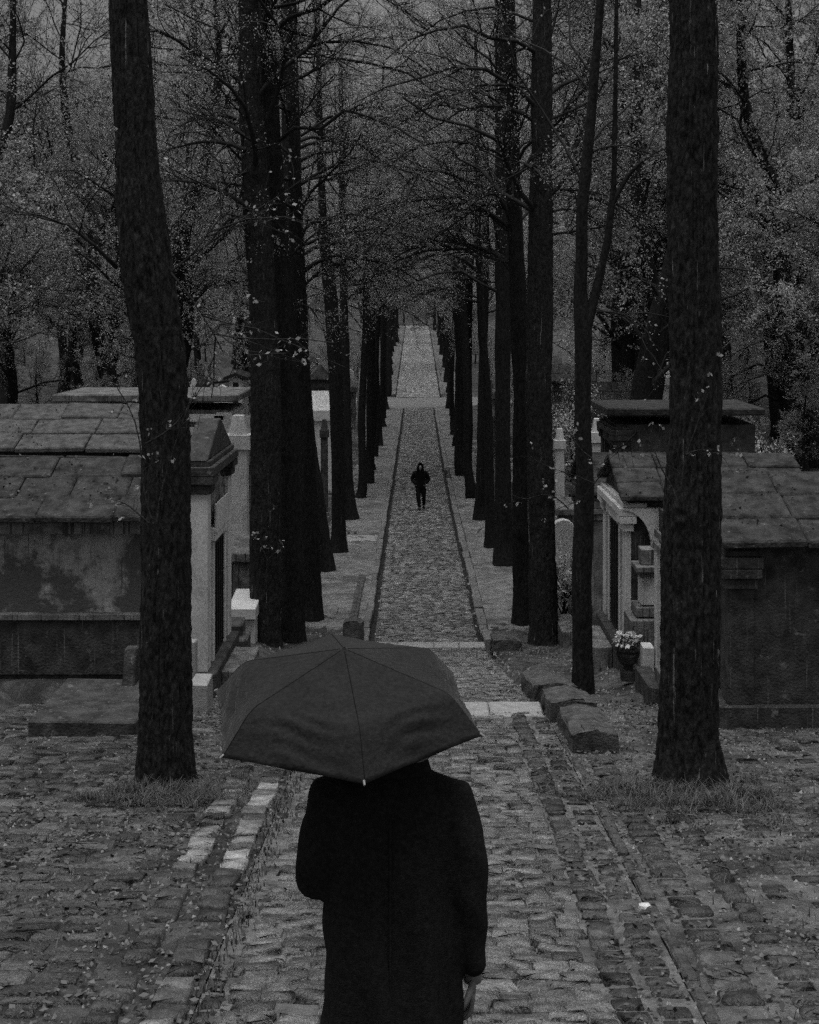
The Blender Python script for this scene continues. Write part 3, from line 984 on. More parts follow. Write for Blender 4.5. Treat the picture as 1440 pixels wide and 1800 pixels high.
R4L = [px_limb([(900, 392, 9), (884, 352, 7), (858, 332, 6), (820, 318, 5.5), (782, 303, 5)], 33.5, lr), px_limb([(900, 478, 9), (878, 450, 7), (852, 438, 6), (815, 426, 5), (784, 420, 4)], 33.5, lr),
       px_limb([(784, 304, 5), (758, 298, 5), (735, 306, 4), (712, 322, 3.5), (708, 345, 2)], 33.5, lr, .3), px_limb([(890, 368, 6), (865, 358, 5), (845, 362, 4), (815, 382, 4), (775, 410, 3)], 33.5, lr),
       px_limb([(776, 410, 4), (750, 430, 3), (728, 448, 2.5), (712, 465, 2), (695, 482, 1.5)], 33.5, lr, .3), px_limb([(885, 260, 6), (860, 230, 5), (830, 240, 4), (800, 258, 3), (760, 290, 2)], 33.5, lr)]
make_tree('lime_tree', 'dark trunk pressed against the straight pale-streaked one, with branches arching left over the path', None,
          px_trunk([(1112, 919, 40), (1060, 918, 31), (900, 914, 28), (800, 915, 27), (700, 918, 30), (560, 914, 32), (480, 909, 28), (400, 905, 26), (180, 899, 25), (0, 895, 20), (-200, 890, 13)], 33.5),
          8.8, 23, 300, 64, limbs=R4L, arch=5, nl=14, m1=9, m2=9)
make_tree('lime_tree', 'evenly thick dark trunk, third of the right row from the camera', None,
          px_trunk([(1005, 885, 38), (960, 885, 30), (800, 884, 28), (650, 884, 28), (540, 884, 27), (400, 883, 24), (180, 880, 19), (0, 877, 14), (-60, 876, 8)], 41.3),
          8.4, 24, 100, 30, arch=6, nl=13, m1=8, m2=9)
make_tree('lime_tree', 'narrow trunk tucked against the evenly thick one on its left, right row', None,
          px_trunk([(972, 863, 24), (900, 862, 17), (700, 857, 16), (560, 846, 14), (400, 840, 11), (180, 838, 8), (60, 836, 5)], 44.3),
          8.0, 25, 90, 24, arch=7, nl=13, m1=8, m2=9)

# generic far row trees share four meshes
VAR = []
for k in range(4):
    rng = np.random.default_rng(100 + k)
    hgt = rng.uniform(16, 19)
    zc = np.array([-.3, 0, 1, 4, 8, 12, 15, hgt])
    xc = np.cumsum(rng.normal(size=8) * .13)
    yc = np.cumsum(rng.normal(size=8) * .1)
    rc = np.array([.23, .23, .19, .18, .16, .12, .08, .03]) * rng.uniform(.85, 1.1)
    V, q, c = trunk_mesh(np.column_stack([xc - xc[0], yc - yc[0], zc, rc]), 46, 14, rng, .06, .4)
    tm_ = mesh_np('trunk', V, [q], True)
    tm_.materials.append(M['bark'])
    T, LV = crown_arrays(c, 7.1, rng, wig=.2, upb=.5, nl=26, lmin=2.4, lmax=5.2, m1=10, m2=9, leaf=.06, nleaf=20)
    bm_ = mesh_np('branches', T[0], [T[1]])
    bm_.materials.append(M['twig'])
    fm_ = mesh_np('foliage', LV[0], [LV[1]])
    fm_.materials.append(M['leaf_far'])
    VAR.append((tm_, bm_, fm_))


def far_tree(x, d, k, label, group, sc=1.0, zoff=0):
    root = empty('lime_tree', (x, d, float(G(x, d)) + zoff), random.uniform(0, 6.28))
    root.rotation_euler = (random.gauss(0, .018), random.gauss(0, .022), root.rotation_euler.z)
    root.scale = (sc, sc, sc)
    tag(root, label, 'tree', group)
    for nm, me in zip(('trunk', 'branches', 'foliage'), VAR[k]):
        o = bpy.data.objects.new(nm, me)
        COL.objects.link(o)
        o.parent = root
        if nm != 'trunk':
            o['kind'] = 'stuff'
    return root


LF = [(636, 878), (645, 852), (653, 828), (658, 805), (663, 786), (668, 768), (673, 752), (679, 737), (683, 722)]
ordn = ['eighth', 'ninth', 'tenth', 'eleventh', 'twelfth', 'thirteenth', 'fourteenth', 'fifteenth', 'sixteenth', 'seventeenth', 'eighteenth']
for k, (x, y) in enumerate(LF):
    d = 7.55 * F / (y - HY)
    far_tree(XX(x, d) + random.uniform(-.2, .05), d, k % 4, 'slender trunk on the left verge, %s of the left row from the camera' % ordn[k], 'trees of the left row', random.uniform(.8, 1.15))
RF = [(849, 918), (831, 878), (817, 838), (812, 812), (806, 786), (802, 766), (798, 748), (794, 733), (790, 720)]
ordr = ['fifth', 'sixth', 'seventh', 'eighth', 'ninth', 'tenth', 'eleventh', 'twelfth', 'thirteenth']
for k, (x, y) in enumerate(RF):
    d = 7.55 * F / (y - HY)
    far_tree(XX(x, d) + random.uniform(-.05, .2), d, (k + 2) % 4, 'slender trunk on the right verge, %s of the right row from the camera' % ordr[k], 'trees of the right row', random.uniform(.8, 1.15))
for k in range(13):
    d = 119 + k * 7.6 + random.uniform(-1.8, 1.8)
    far_tree(float(left_edge(d)) - random.uniform(.75, 1.1), d, k % 4, 'small distant trunk on the left of the rising path beyond the crossing', 'far left row beyond the crossing', random.uniform(.95, 1.15))
    far_tree(float(right_edge(d)) + random.uniform(.75, 1.1), d + 2, (k + 1) % 4, 'small distant trunk on the right of the rising path beyond the crossing', 'far right row beyond the crossing', random.uniform(.95, 1.15))

# leafy trees behind the tombs and beyond the end of the path
BV = []
for k in range(4):
    rng = np.random.default_rng(200 + k)
    hgt = rng.uniform(9, 11)
    zc = np.linspace(-.3, hgt, 7)
    xc = np.cumsum(rng.normal(size=7) * .25)
    yc = np.cumsum(rng.normal(size=7) * .25)
    V, q, c = trunk_mesh(np.column_stack([xc - xc[0], yc - yc[0], zc, np.linspace(.26, .04, 7)]), 30, 10, rng, .05, .4)
    T, LV = crown_arrays(c, 1.2 + (k % 2) * 1.0, rng, nl=20, lmin=2.2, lmax=4.6, m1=9, m2=9, leaf=.06, nleaf=24 if k < 3 else 6, upb=.5, gap=.3)
    ms = []
    for nm, me, mt in (('trunk', mesh_np('trunk', V, [q], True), 'bark'), ('branches', mesh_np('branches', T[0], [T[1]]), 'twig'), ('foliage', mesh_np('foliage', LV[0], [LV[1]]), 'leaf_wood')):
        me.materials.append(M[mt])
        ms.append(me)
    BV.append(ms)


def bg_tree(x, d, k, label, group, sc=1.0, name='leafy_tree', zoff=0):
    if d < 80 and 322 < VX + x * F / d < 452:
        x = x * 1.45 if name == 'bush' else x * 1.3 - 2
    root = empty(name, (x, d, float(G(x, d)) + zoff), random.uniform(0, 6.28))
    root.scale = (sc, sc, sc * random.uniform(.9, 1.15))
    tag(root, label, 'tree', group)
    for nm, me in zip(('trunk', 'branches', 'foliage'), BV[k]):
        o = bpy.data.objects.new(nm, me)
        COL.objects.link(o)
        o.parent = root
        if nm != 'trunk':
            o['kind'] = 'stuff'
    return root


for i in range(40):
    d = 52 + i * 2.6 + random.uniform(-2, 2)
    x = -random.uniform(8.5 + (d - 52) * .02, 14 + d * .22)
    bg_tree(x, d, i % 4, 'leafy spring tree on the slope behind the left-hand tombs', 'trees behind the left tombs', random.uniform(1.1, 1.7))
for i in range(6):
    bg_tree(-11.5 - i * 2.6 + random.uniform(-1, 1), 58 + (i % 3) * 12, 3, 'very tall tree reaching the sky behind the left-hand tombs', 'tall trees behind the left tombs', random.uniform(1.7, 2.3))
for i in range(5):
    bg_tree(9.5 + i * 2.3 + random.uniform(-.8, .8), 62 + (i % 3) * 11, 3 if i % 2 else 1, 'very tall tree reaching the sky behind the right-hand tombs', 'tall trees behind the right tombs', random.uniform(1.9, 2.3))
for i in range(44):
    d = 48 + i * 2.4 + random.uniform(-2, 2)
    x = random.uniform(8.0 + (d - 48) * .02, 12 + d * .24)
    bg_tree(x, d, i % 3, 'leafy spring tree on the slope behind the right-hand tombs', 'trees behind the right tombs', random.uniform(1.3, 2.0))
for i in range(48):
    x = -40 + i * 1.7 + random.uniform(-1, 1)
    d = random.uniform(226, 300)
    bg_tree(x, d, i % 3, 'leafy tree on the wooded rise beyond the top end of the path', 'wood beyond the path end', random.uniform(1.6, 2.6))
for i in range(46):
    x = -70 + i * 3.1 + random.uniform(-1, 1)
    d = random.uniform(310, 390)
    bg_tree(x, d, i % 3, 'tall leafy tree high on the wooded hill above the path', 'wood on the hill', random.uniform(2.2, 3.2))
for i in range(12):
    x = -9 + i * 1.7
    bg_tree(x, 221.0 + (i % 3) * .7, i % 3, 'low bushy tree closing the top end of the path', 'bushes at the path end', random.uniform(.45, .75), 'bush', -.9)

# ------------------------------------------------------------------ tombs


def mausoleum(label, xf, d0, d1, depth, zb, zw, rise, side, wall='stone', roof='moss_roof', trim='stone_light', gable=True, zbase_drop=.5, facade=None, door=True, slabs=4, name='mausoleum', overh=.14, pd=.32):
    """front plane at x = xf facing the path; side = -1 left of the path, +1 right of it"""
    s = side
    xo = xf + s * depth
    root = empty(name, (xf + s * depth / 2, (d0 + d1) / 2, zb))
    tag(root, label, 'mausoleum')
    dm = (d0 + d1) / 2

    def bx(m, a, b, *r, **k):
        m.box(min(a, b), max(a, b), *r, **k)
    m = MB()
    bx(m, xf - s * .12, xo + s * .1, d0 - .1, d1 + .1, zb - zbase_drop, zb + .22, .004)
    m.build('plinth', M['stone_dark'], root, bevel=.02)
    m = MB()
    bx(m, xf + s * .06, xo, d0, d1, zb + .22, zw)
    if gable:
        for x0_, x1_ in ((xf + s * .06, xf + s * .3), (xo, xo - s * .25)):
            m.poly([(x0_, d0, zw), (x0_, d1, zw), (x0_, dm, zw + rise)], (x1_ - x0_, 0, 0))
    m.build('wall', M[wall], root)
    fz_ = facade or zw - .27
    for dd0, dd1 in ((d0 - .03, d0 + .3), (d1 - .3, d1 + .03)):
        m = MB()
        bx(m, xf, xf + s * pd, dd0, dd1, zb + .22, fz_ - .25)
        p = m.build('pilaster', M[trim], root, bevel=.01)
        m = MB()
        bx(m, xf - s * .05, xf + s * (pd + .04), dd0 - .05, dd1 + .05, fz_ - .25, fz_ - .12)
        bx(m, xf - s * .09, xf + s * (pd + .08), dd0 - .09, dd1 + .09, fz_ - .12, fz_)
        m.build('capital', M['stone_dark' if facade else trim], p, bevel=.012)
    m = MB()
    bx(m, xf - s * .1, xf + s * .42, d0 - .12, d1 + .12, fz_ + .002, fz_ + .14)
    bx(m, xf - s * .04, xf + s * .36, d0 - .06, d1 + .06, fz_ + .14, fz_ + .22)
    m.build('cornice', M['stone_dark' if facade else trim], root, bevel=.012)
    if facade:
        m = MB()
        m.poly([(xf, d0 - .08, fz_ + .22), (xf, d1 + .08, fz_ + .22), (xf, dm + .1, fz_ + .72), (xf, dm - .1, fz_ + .72)], (s * .34, 0, 0))
        m.build('pediment', M['stone_dark'], root, bevel=.015)
    if door:
        m = MB()
        w = (d1 - d0) * .22
        for a, b in ((dm - w - .12, dm - w), (dm + w, dm + w + .12)):
            bx(m, xf - s * .0, xf + s * .1, a, b, zb + .22, zw - .5)
        bx(m, xf - s * .03, xf + s * .1, dm - w - .16, dm + w + .16, zw - .5, zw - .3)
        fr = m.build('door_frame', M[trim], root, bevel=.008)
        m = MB()
        bx(m, xf + s * .03, xf + s * .055, dm - w + .004, dm + w - .004, zb + .225, zw - .505)
        dr = m.build('door', M['iron'], root)
        m = MB()
        for kk in range(5):
            y = dm - w + w * 2 * (kk + .5) / 5
            bx(m, xf + s * .012, xf + s * .028, y - .012, y + .012, zb + .3, zw - .6)
        m.build('grille', M['iron'], dr)
        m = MB()
        bx(m, xf - s * .5, xf - s * .125, dm - w - .2, dm + w + .2, zb - zbase_drop, zb + .1, .008)
        m.build('step', M['stone'], root, bevel=.015)
    if gable:
        n = slabs
        run = (d1 - d0) / 2 + overh
        for sg in (-1, 1):
            for k in range(n):
                a, b = k / n, (k + 1) / n
                ya, yb = dm + sg * run * (1 - a), dm + sg * run * (1 - b)
                slope = rise / ((d1 - d0) / 2)
                za = zw + slope * ((d1 - d0) / 2 - abs(ya - dm))
                zb_ = zw + slope * ((d1 - d0) / 2 - abs(yb - dm))
                t = .09 + .0 * k
                e_ = sg * .05
                x0_ = xf - s * .1 if not facade else xf + s * .345
                x1_ = xo + s * .12
                nn = max(2, int(abs(x1_ - x0_) / random.uniform(.7, 1.0)))
                cuts = np.linspace(x0_, x1_, nn + 1)
                cuts[1:-1] += np.array([random.uniform(-.12, .12) for _ in range(nn - 1)])
                for ca, cb in zip(cuts, cuts[1:]):
                    m = MB()
                    dy, dz = random.uniform(-.035, .02), random.uniform(-.004, .03)
                    pts = [(ca + s * .006, ya + e_ + sg * dy, za + .035 + dz), (ca + s * .006, yb, zb_ + .035 + dz * .4), (ca + s * .006, yb, zb_ + .035 + t + dz * .4), (ca + s * .006, ya + e_ + sg * dy, za + .04 + t + dz)]
                    m.poly(pts, (cb - ca - s * .012, random.uniform(-.025, .025), random.uniform(-.02, .02)))
                    m.build('roof_slab', M[roof], root, bevel=.02)
        if d0 < 45:
            rg = np.random.default_rng(int(d0 * 100))
            nmo = 1500
            mx_ = rg.uniform(min(x0_, x1_), max(x0_, x1_), nmo)
            u_ = rg.choice([-1, 1], nmo) * rg.random(nmo) ** .8
            cl_ = np.sin(mx_ * 5.1) * np.sin(u_ * 7.3) + rg.normal(size=nmo) * .5 > .1
            mx_, u_ = mx_[cl_], u_[cl_]
            mc = np.column_stack([mx_, dm + u_ * run, zw + rise * (1 - np.abs(u_) * run / ((d1 - d0) / 2)) + .15])
            lv = leaves(mc, .045, rg)
            link('moss', mesh_np('moss', lv[0], [lv[1]]), M['litter'], root)['kind'] = 'stuff'
    else:
        m = MB()
        bx(m, xf - s * .22, xo + s * .2, d0 - .22, d1 + .22, zw + .225, zw + .42, .015)
        m.build('roof_slab', M[roof], root, bevel=.03)
    return root


# left: near mausoleum with peeling side wall and pale pilaster
T1 = mausoleum('nearest left mausoleum with peeling plaster side wall and pale pilaster beside a dark door', -3.0, 20.2, 22.7, 4.4, 2.2, 4.68, .55, -1, wall='plaster', facade=5.2, slabs=3, overh=.34)
m = MB()
m.box(-7.4, -3.35, 20.06, 20.2, 2.42, 3.2)
m.build('wall_panel', M['stone_dark'], T1)
m = MB()
m.box(-7.4, -3.35, 20.0, 20.2, 3.2, 3.27)
m.box(-7.4, -3.35, 19.95, 20.2, 4.42, 4.6)
m.build('string_course', M['stone'], T1)
m = MB()
m.box(-2.985, -2.96, 20.75, 22.15, 4.3, 4.72)
m.build('name_panel', M['stone_light'], T1)
mausoleum('rough grey slab-roofed mausoleum behind the nearest left one', -4.6, 24.6, 27.6, 4.5, 1.6, 5.1, .6, -1, wall='stone_dark', slabs=3, roof='kerb_dark')
T3 = mausoleum('flat-roofed left mausoleum with overhanging top slab and pale striped frieze', -5.05, 38, 41, 4.5, .3, 4.85, .1, -1, wall='stone', gable=False, roof='stone')
m = MB()
m.box(-9.4, -5.0, 37.88, 38, 4.55, 4.75)
m.box(-9.4, -5.0, 37.9, 38, 4.2, 4.4)
m.build('frieze', M['stone_light'], T3)


def gravestone(label, x, d, w, h, t, style, mat, zb=None, group=None, name='gravestone', base=True, rz=0):
    zb = float(G(x, d)) if zb is None else zb
    root = empty(name, (x, d, zb))
    tag(root, label, 'gravestone', group)
    if base:
        m = MB()
        m.box(x - w * .72, x + w * .72, d - t * 1.1, d + t * 1.1, zb - .3, zb + .16, .005)
        m.box(x - w * .6, x + w * .6, d - t * .85, d + t * .85, zb + .16, zb + .28, .005)
        m.build('base', M['stone'], root, bevel=.015)
    z = zb + (.28 if base else -.2)
    m = MB()
    if style == 'stele':
        pts = [(x - w / 2, d - t / 2, z), (x + w / 2, d - t / 2, z), (x + w / 2, d - t / 2, zb + h * .86)]
        for k in range(7):
            a = math.pi * k / 6
            pts.append((x + w / 2 * math.cos(a) * .999, d - t / 2, zb + h * .86 + h * .14 * math.sin(a)))
        pts.append((x - w / 2, d - t / 2, zb + h * .86))
        pts = [p for i, p in enumerate(pts) if i == 0 or (Vector(p) - Vector(pts[i - 1])).length > 1e-3]
        m.poly(pts, (0, t, 0))
        m.build('slab', M[mat], root, bevel=.012)
    elif style == 'cross':
        m.box(x - w * .16, x + w * .16, d - t * .4, d + t * .4, z, zb + h)
        m.box(x - w * .5, x - w * .161, d - t * .38, d + t * .38, zb + h * .66, zb + h * .78)
        m.box(x + w * .161, x + w * .5, d - t * .38, d + t * .38, zb + h * .66, zb + h * .78)
        m.build('cross', M[mat], root, bevel=.012)
    elif style == 'pillar':
        m.box(x - w / 2, x + w / 2, d - t / 2, d + t / 2, z, zb + h * .82, 0, .1)
        m.build('shaft', M[mat], root, bevel=.012)
        m = MB()
        m.box(x - w * .62, x + w * .62, d - t * .62, d + t * .62, zb + h * .82 + .002, zb + h * .9)
        m.box(x - w * .45, x + w * .45, d - t * .45, d + t * .45, zb + h * .9, zb + h, 0, .4)
        m.build('cap', M[mat], root, bevel=.015)
    elif style == 'sarcophagus':
        m.box(x - w / 2, x + w / 2, d - t / 2, d + t / 2, z, zb + h * .72, .005)
        m.build('chest', M[mat], root, bevel=.015)
        m = MB()
        e_ = .1
        m.poly([(x - w / 2 - e_, d - t / 2 - e_, zb + h * .72 + .002), (x - w / 2 - e_, d + t / 2 + e_, zb + h * .72 + .002), (x - w / 2 - e_, d + t / 2 + e_, zb + h * .82), (x - w / 2 - e_, d, zb + h), (x - w / 2 - e_, d - t / 2 - e_, zb + h * .82)], (w + 2 * e_, 0, 0))
        m.build('lid', M[mat], root, bevel=.015)
    return root


# left gap tombs
root = empty('white_tomb', (XX(424, 29.6), 29.6, .6))
tag(root, 'bright white marble tomb with sloping top slab beside the broad left trunk', 'tomb')
m = MB()
xa, xb = XX(403, 29.6), XX(448, 29.6)
m.box(xa, xb, 29.6, 31.6, .2, ZY(1090, 29.6))
m.build('chest', M['white'], root, bevel=.02)
m = MB()
m.poly([(xa - .03, 29.5, ZY(1088, 29.6)), (xa - .03, 29.5, ZY(1068, 29.6)), (xa - .03, 31.0, ZY(1041, 30.6)), (xa - .03, 31.0, ZY(1090, 29.6))], (xb - xa + .06, 0, 0))
m.build('top_slab', M['white'], root, bevel=.015)
gravestone('grey stepped sarcophagus stacked behind the white marble tomb', XX(424, 34), 33.2, .9, 2.0, .9, 'sarcophagus', 'stone', .3)
gravestone('carved grey stone stele rising above the stepped sarcophagus left of the broad trunk', XX(420, 35), 35, .5, 4.7, .4, 'pillar', 'stone_light', .25)
gravestone('dark pedestal with heavy lid right of the flat-roofed mausoleum', XX(430, 37), 37, .9, 4.5, .9, 'sarcophagus', 'stone', .3)
for (x, y0, y1, d, w, lab, mt) in ((360, 664, 740, 52, .85, 'dark small headstone on the rise above the flat roof', 'stone_dark'), (391, 676, 740, 51, .6, 'short white headstone in a row above the flat roof', 'white'), (341, 664, 720, 53, .25, 'thin white post-like stele above the flat roof', 'white')):
    zb = float(G(XX(x, d), d))
    gravestone(lab, XX(x, d), d, w, ZY(y0, d) - zb, .25, 'stele', mt, zb, base=False)
C1 = empty('small_chapel', (XX(415, 54), 54, 0))
tag(C1, 'small white chapel with steep dark gable far left between trunks', 'chapel')
d_ = 54
zb = float(G(-8.5, d_))
xa, xb = XX(403, d_), XX(426, d_)
m = MB()
m.box(xa, xb, d_, d_ + 2, zb - .3, ZY(668, d_))
m.poly([(xa, d_, ZY(668, d_)), (xb, d_, ZY(668, d_)), ((xa + xb) / 2, d_, ZY(661, d_))], (0, 2, 0))
m.build('wall', M['white'], C1)
for sg in (-1, 1):
    m = MB()
    xc = (xa + xb) / 2
    xe = xc + sg * .45
    m.poly([(xc, d_ - .15, ZY(655, d_)), (xc, d_ - .15, ZY(661, d_) + .01), (xe, d_ - .15, ZY(669, d_)), (xe, d_ - .15, ZY(663, d_))], (0, 2.3, 0))
    m.build('roof', M['iron'], C1)
m = MB()
m.box(xc - .1, xc + .1, d_ - .03, d_ - .002, zb, ZY(672, d_))
m.build('door', M['iron'], C1)

# far-left gabled tomb seen between trunks
def gable_tomb(label, x0, x1, d, dep, ybase_z, y_eave, y_ridge, mat, slab_y=None):
    xa, xb = XX(x0, d), XX(x1, d)
    zb = float(G((xa + xb) / 2, d))
    root = empty('gabled_tomb', ((xa + xb) / 2, d, zb))
    tag(root, label, 'tomb')
    xc = (xa + xb) / 2
    m = MB()
    m.box(xa + .1, xb - .1, d + .1, d + dep, zb - .3, ZY(y_eave, d))
    m.build('wall', M[mat], root)
    m = MB()
    m.poly([(xa, d, ZY(y_eave, d)), (xb, d, ZY(y_eave, d)), (xb, d, ZY(y_eave, d) + .12), (xc, d, ZY(y_ridge, d)), (xa, d, ZY(y_eave, d) + .12)], (0, dep + .1, 0))
    m.build('gable', M['stone'], root, bevel=.03)
    m = MB()
    m.box(xc - .25, xc + .25, d + .06, d + .098, zb, ZY(y_eave, d) - .4)
    m.build('door', M['iron'], root)
    return root


gable_tomb('grey tomb with low triangular pediment between the leaning left trunks', 541, 586, 74, 3, 0, 668, 638, 'stone_dark')
gravestone('broad flat slab tomb with white side below the triangular pediment', XX(566, 56), 56, 1.1, ZY(693, 56), 1.0, 'sarcophagus', 'white', .15)
gravestone('dark urn-topped pillar in front of the broad slab tomb', XX(572, 50), 49.5, .26, ZY(735, 50) - .2, .26, 'pillar', 'stone_dark', .2)
m = MB()
root = empty('grave_border', (XX(212, 17), 17.2, 2.6))
tag(root, 'low dark grave surround with upright end stones at the foot of the peeling wall', 'grave')
m.box(-4.6, -3.32, 16.7, 18.6, 2.35, 2.74, .02)
m.build('ledger', M['stone_dark'], root, bevel=.02)
for x in (-3.82, -3.42):
    m = MB()
    m.poly([(x, 18.2, 2.6), (x, 18.7, 2.6), (x, 18.6, 3.18), (x, 18.45, 3.18)], (.16, 0, 0))
    m.build('end_stone', M['stone_dark'] if x < -3.6 else M['stone'], root, bevel=.02)
m = MB()
m.box(XX(334, 19), XX(346, 19), 18.9, 19.1, 2.2, ZY(1125, 19), .006)
tag(m.build('upright_stone', M['slab'], None, bevel=.012), 'narrow pale upright stone just right of the nearest left trunk', 'stone')
m = MB()
m.box(XX(336, 18.5), XX(368, 18.5), 18.3, 18.85, 2.2, ZY(1193, 18.6), .008)
tag(m.build('flat_stone', M['slab'], None, bevel=.012), 'flat pale stone lying at the foot of the narrow upright stone', 'stone')
m = MB()
for (x0, x1, y0, y1, d) in ((385, 425, 1097, 1150, 24.2), (400, 436, 1122, 1172, 24.0)):
    m.box(XX(x0, d), XX(x1, d), d, d + .6, 1.2, ZY(y0, d), .03)
tag(m.build('rubble_step', M['stone_dark'], None, bevel=.03), 'dark broken stone steps below the left mausoleum door', 'steps')

# right side
A = mausoleum('right mausoleum with pale door jambs and mossy overhanging slab roof', 3.4, 23.5, 26.3, 3.0, 1.75, 4.42, .5, 1, wall='stone_dark', trim='stone_light', slabs=3, pd=.1)
# ruined vault beside it
root = empty('ruined_vault', (4.1, 22.2, 2.2))
tag(root, 'open ruined vault with pale curved ceiling and stone altar, right of the pale jambs', 'vault')
m = MB()
dv_ = 23.36
cx, rr = XX(1096, dv_), XX(1146, dv_) - XX(1096, dv_)
zs_, zt_ = ZY(965, dv_), ZY(894, dv_)
xr_ = XX(1166, dv_)
arc = [(cx + rr * math.sin(a), zs_ + (ZY(897, dv_) - zs_) * math.cos(a)) for a in np.linspace(0, math.pi / 2, 9)]
for (xa, za), (xb, zb_) in zip(arc, arc[1:]):
    m.poly([(xa, dv_, za), (xb, dv_, zb_), (xb, dv_, zt_), (xa, dv_, zt_)], (0, .13, 0))
m.box(arc[-1][0] + .001, xr_, dv_, dv_ + .13, ZY(1010, dv_), zt_)
m.build('arch_wall', M['stone_light'], root)
m = MB()
m.box(XX(1152, 20.9), XX(1164, 20.9), 20.8, 21.0, 1.9, ZY(968, 20.9))
m.build('jamb', M['stone_light'], root, bevel=.012)
m = MB()
m.box(XX(1150, 20.9), XX(1158, 20.9), 19.4, 21.05, ZY(966, 20.9), ZY(952, 20.9))
m.box(XX(1152, 20.9), XX(1156, 20.9), 19.4, 21.0, ZY(945, 20.9), ZY(930, 20.9))
m.build('lintel', M['stone'], root, bevel=.01)
m = MB()
m.box(XX(1165, 23), 5.6, 23.0, 23.4, 1.8, 4.3)
m.build('back_wall', M['stone_dark'], root)
al = empty('altar_pillar', (XX(1140, 22), 22, 2))
tag(al, 'pale stone altar pillar with moulded cap standing inside the ruined vault', 'pillar')
xa, xb = XX(1123, 22), XX(1154, 22)
m = MB()
m.box(xa + .03, xb - .03, 21.9, 22.3, ZY(1062, 22), ZY(1012, 22))
m.build('shaft', M['stone_light'], al, bevel=.012)
m = MB()
m.box(xa - .02, xb + .02, 21.85, 22.35, ZY(1012, 22) + .002, ZY(1003, 22))
m.box(xa - .06, xb + .06, 21.8, 22.4, ZY(1003, 22), ZY(993, 22))
m.box(xa + .04, xb - .04, 21.95, 22.3, ZY(993, 22), ZY(965, 22), .01)
m.build('cap', M['stone'], al, bevel=.012)
m = MB()
m.box(xa - .06, xb + .04, 21.85, 22.4, ZY(1082, 22), ZY(1064, 22))
m.box(xa - .16, xb + .08, 21.75, 22.5, 1.7, ZY(1084, 22))
m.build('base', M['stone'], al, bevel=.015)
B = mausoleum('dark mausoleum mostly hidden behind the thick right trunk', 3.75, 17.3, 20.3, 3.5, 2.55, 4.7, .6, 1, wall='stone_dark', trim='stone_dark', slabs=3)
mausoleum('plain grey rendered mausoleum wall between the forked tree and the pale jambs', 3.5, 29.2, 32.2, 3.5, .7, 3.75, .6, 1, wall='stone', trim='stone', slabs=3, roof='moss_roof')
mausoleum('dark mausoleum with projecting slab roof behind the mossy overhanging roof', 4.75, 34.5, 37.2, 3.4, .9, 4.75, .2, 1, wall='stone_dark', trim='stone_dark', gable=False, roof='moss_roof')
# planter
root = empty('planter_urn', (XX(1104, 21.4), 21.4, ZY(1184, 21.4)))
tag(root, 'dark footed stone urn planted with white flowers before the ruined vault', 'planter')
cx, cy, z0 = root.location
m = MB()
m.lathe(cx, cy, [(.11, z0 - .1), (.12, z0 + .03), (.07, z0 + .08), (.07, z0 + .12), (.14, z0 + .18), (.18, z0 + .3), (.17, z0 + .34), (.2, z0 + .36), (.2, z0 + .4), (.16, z0 + .4)], 16)
m.build('urn', M['stone_dark'], root, smooth=False)
rng = np.random.default_rng(55)
pc = rng.normal(size=(260, 3))
pc /= np.linalg.norm(pc, axis=1, keepdims=True)
pc = pc * np.array([.17, .17, .13]) + np.array([cx, cy, z0 + .46])
lv = leaves(pc, .06, rng)
link('leaves', mesh_np('leaves', lv[0], [lv[1]]), M['leaf_dark'], root)['kind'] = 'stuff'
pc2 = pc[rng.random(260) < .8] + np.array([-.02, -.04, .05])
lv = leaves(pc2[pc2[:, 2] > z0 + .47], .075, rng)
link('flowers', mesh_np('flowers', lv[0], [lv[1]]), M['petal'], root)['kind'] = 'stuff'
m = MB()
m.box(XX(1129, 21), XX(1149, 21), 20.9, 21.2, 1.9, ZY(1135, 21), .006)
tag(m.build('white_stone', M['white'], None, bevel=.012), 'small white marble block beside the planted urn', 'stone')
m = MB()
m.box(XX(1130, 19.7), XX(1160, 19.7), 19.2, 20.4, 1.9, ZY(1192, 19.7), .02)
tag(m.build('flat_stone', M['stone_dark'], None, bevel=.02), 'dark flat stone in front of the small white marble block', 'stone')

gravestone('tall white stele between the straight trunk and the forked tree', XX(990, 36), 36, .62, ZY(905, 36) - .2, .3, 'stele', 'white', .1)
gravestone('pale stone pillar partly hidden by the straight trunk on the right', XX(984, 45), 45, .3, ZY(750, 45) - .2, .3, 'pillar', 'stone_light', .15)
gravestone('weathered white pillar left of the dark projecting slab roof', XX(1050, 42), 42, .36, ZY(735, 42) - .3, .3, 'pillar', 'white', .3)
root = gravestone('thin white tilted tomb slab on the far slope at right', XX(1168, 62), 62, 1.3, 3.6, 1.0, 'sarcophagus', 'white', ZY(640, 62) - 3.5)
gravestone('broken pale stone heap top on the slope above the projecting slab roof', XX(1152, 50), 50, .7, ZY(708, 50) - .6, .6, 'pillar', 'stone_light', .6)

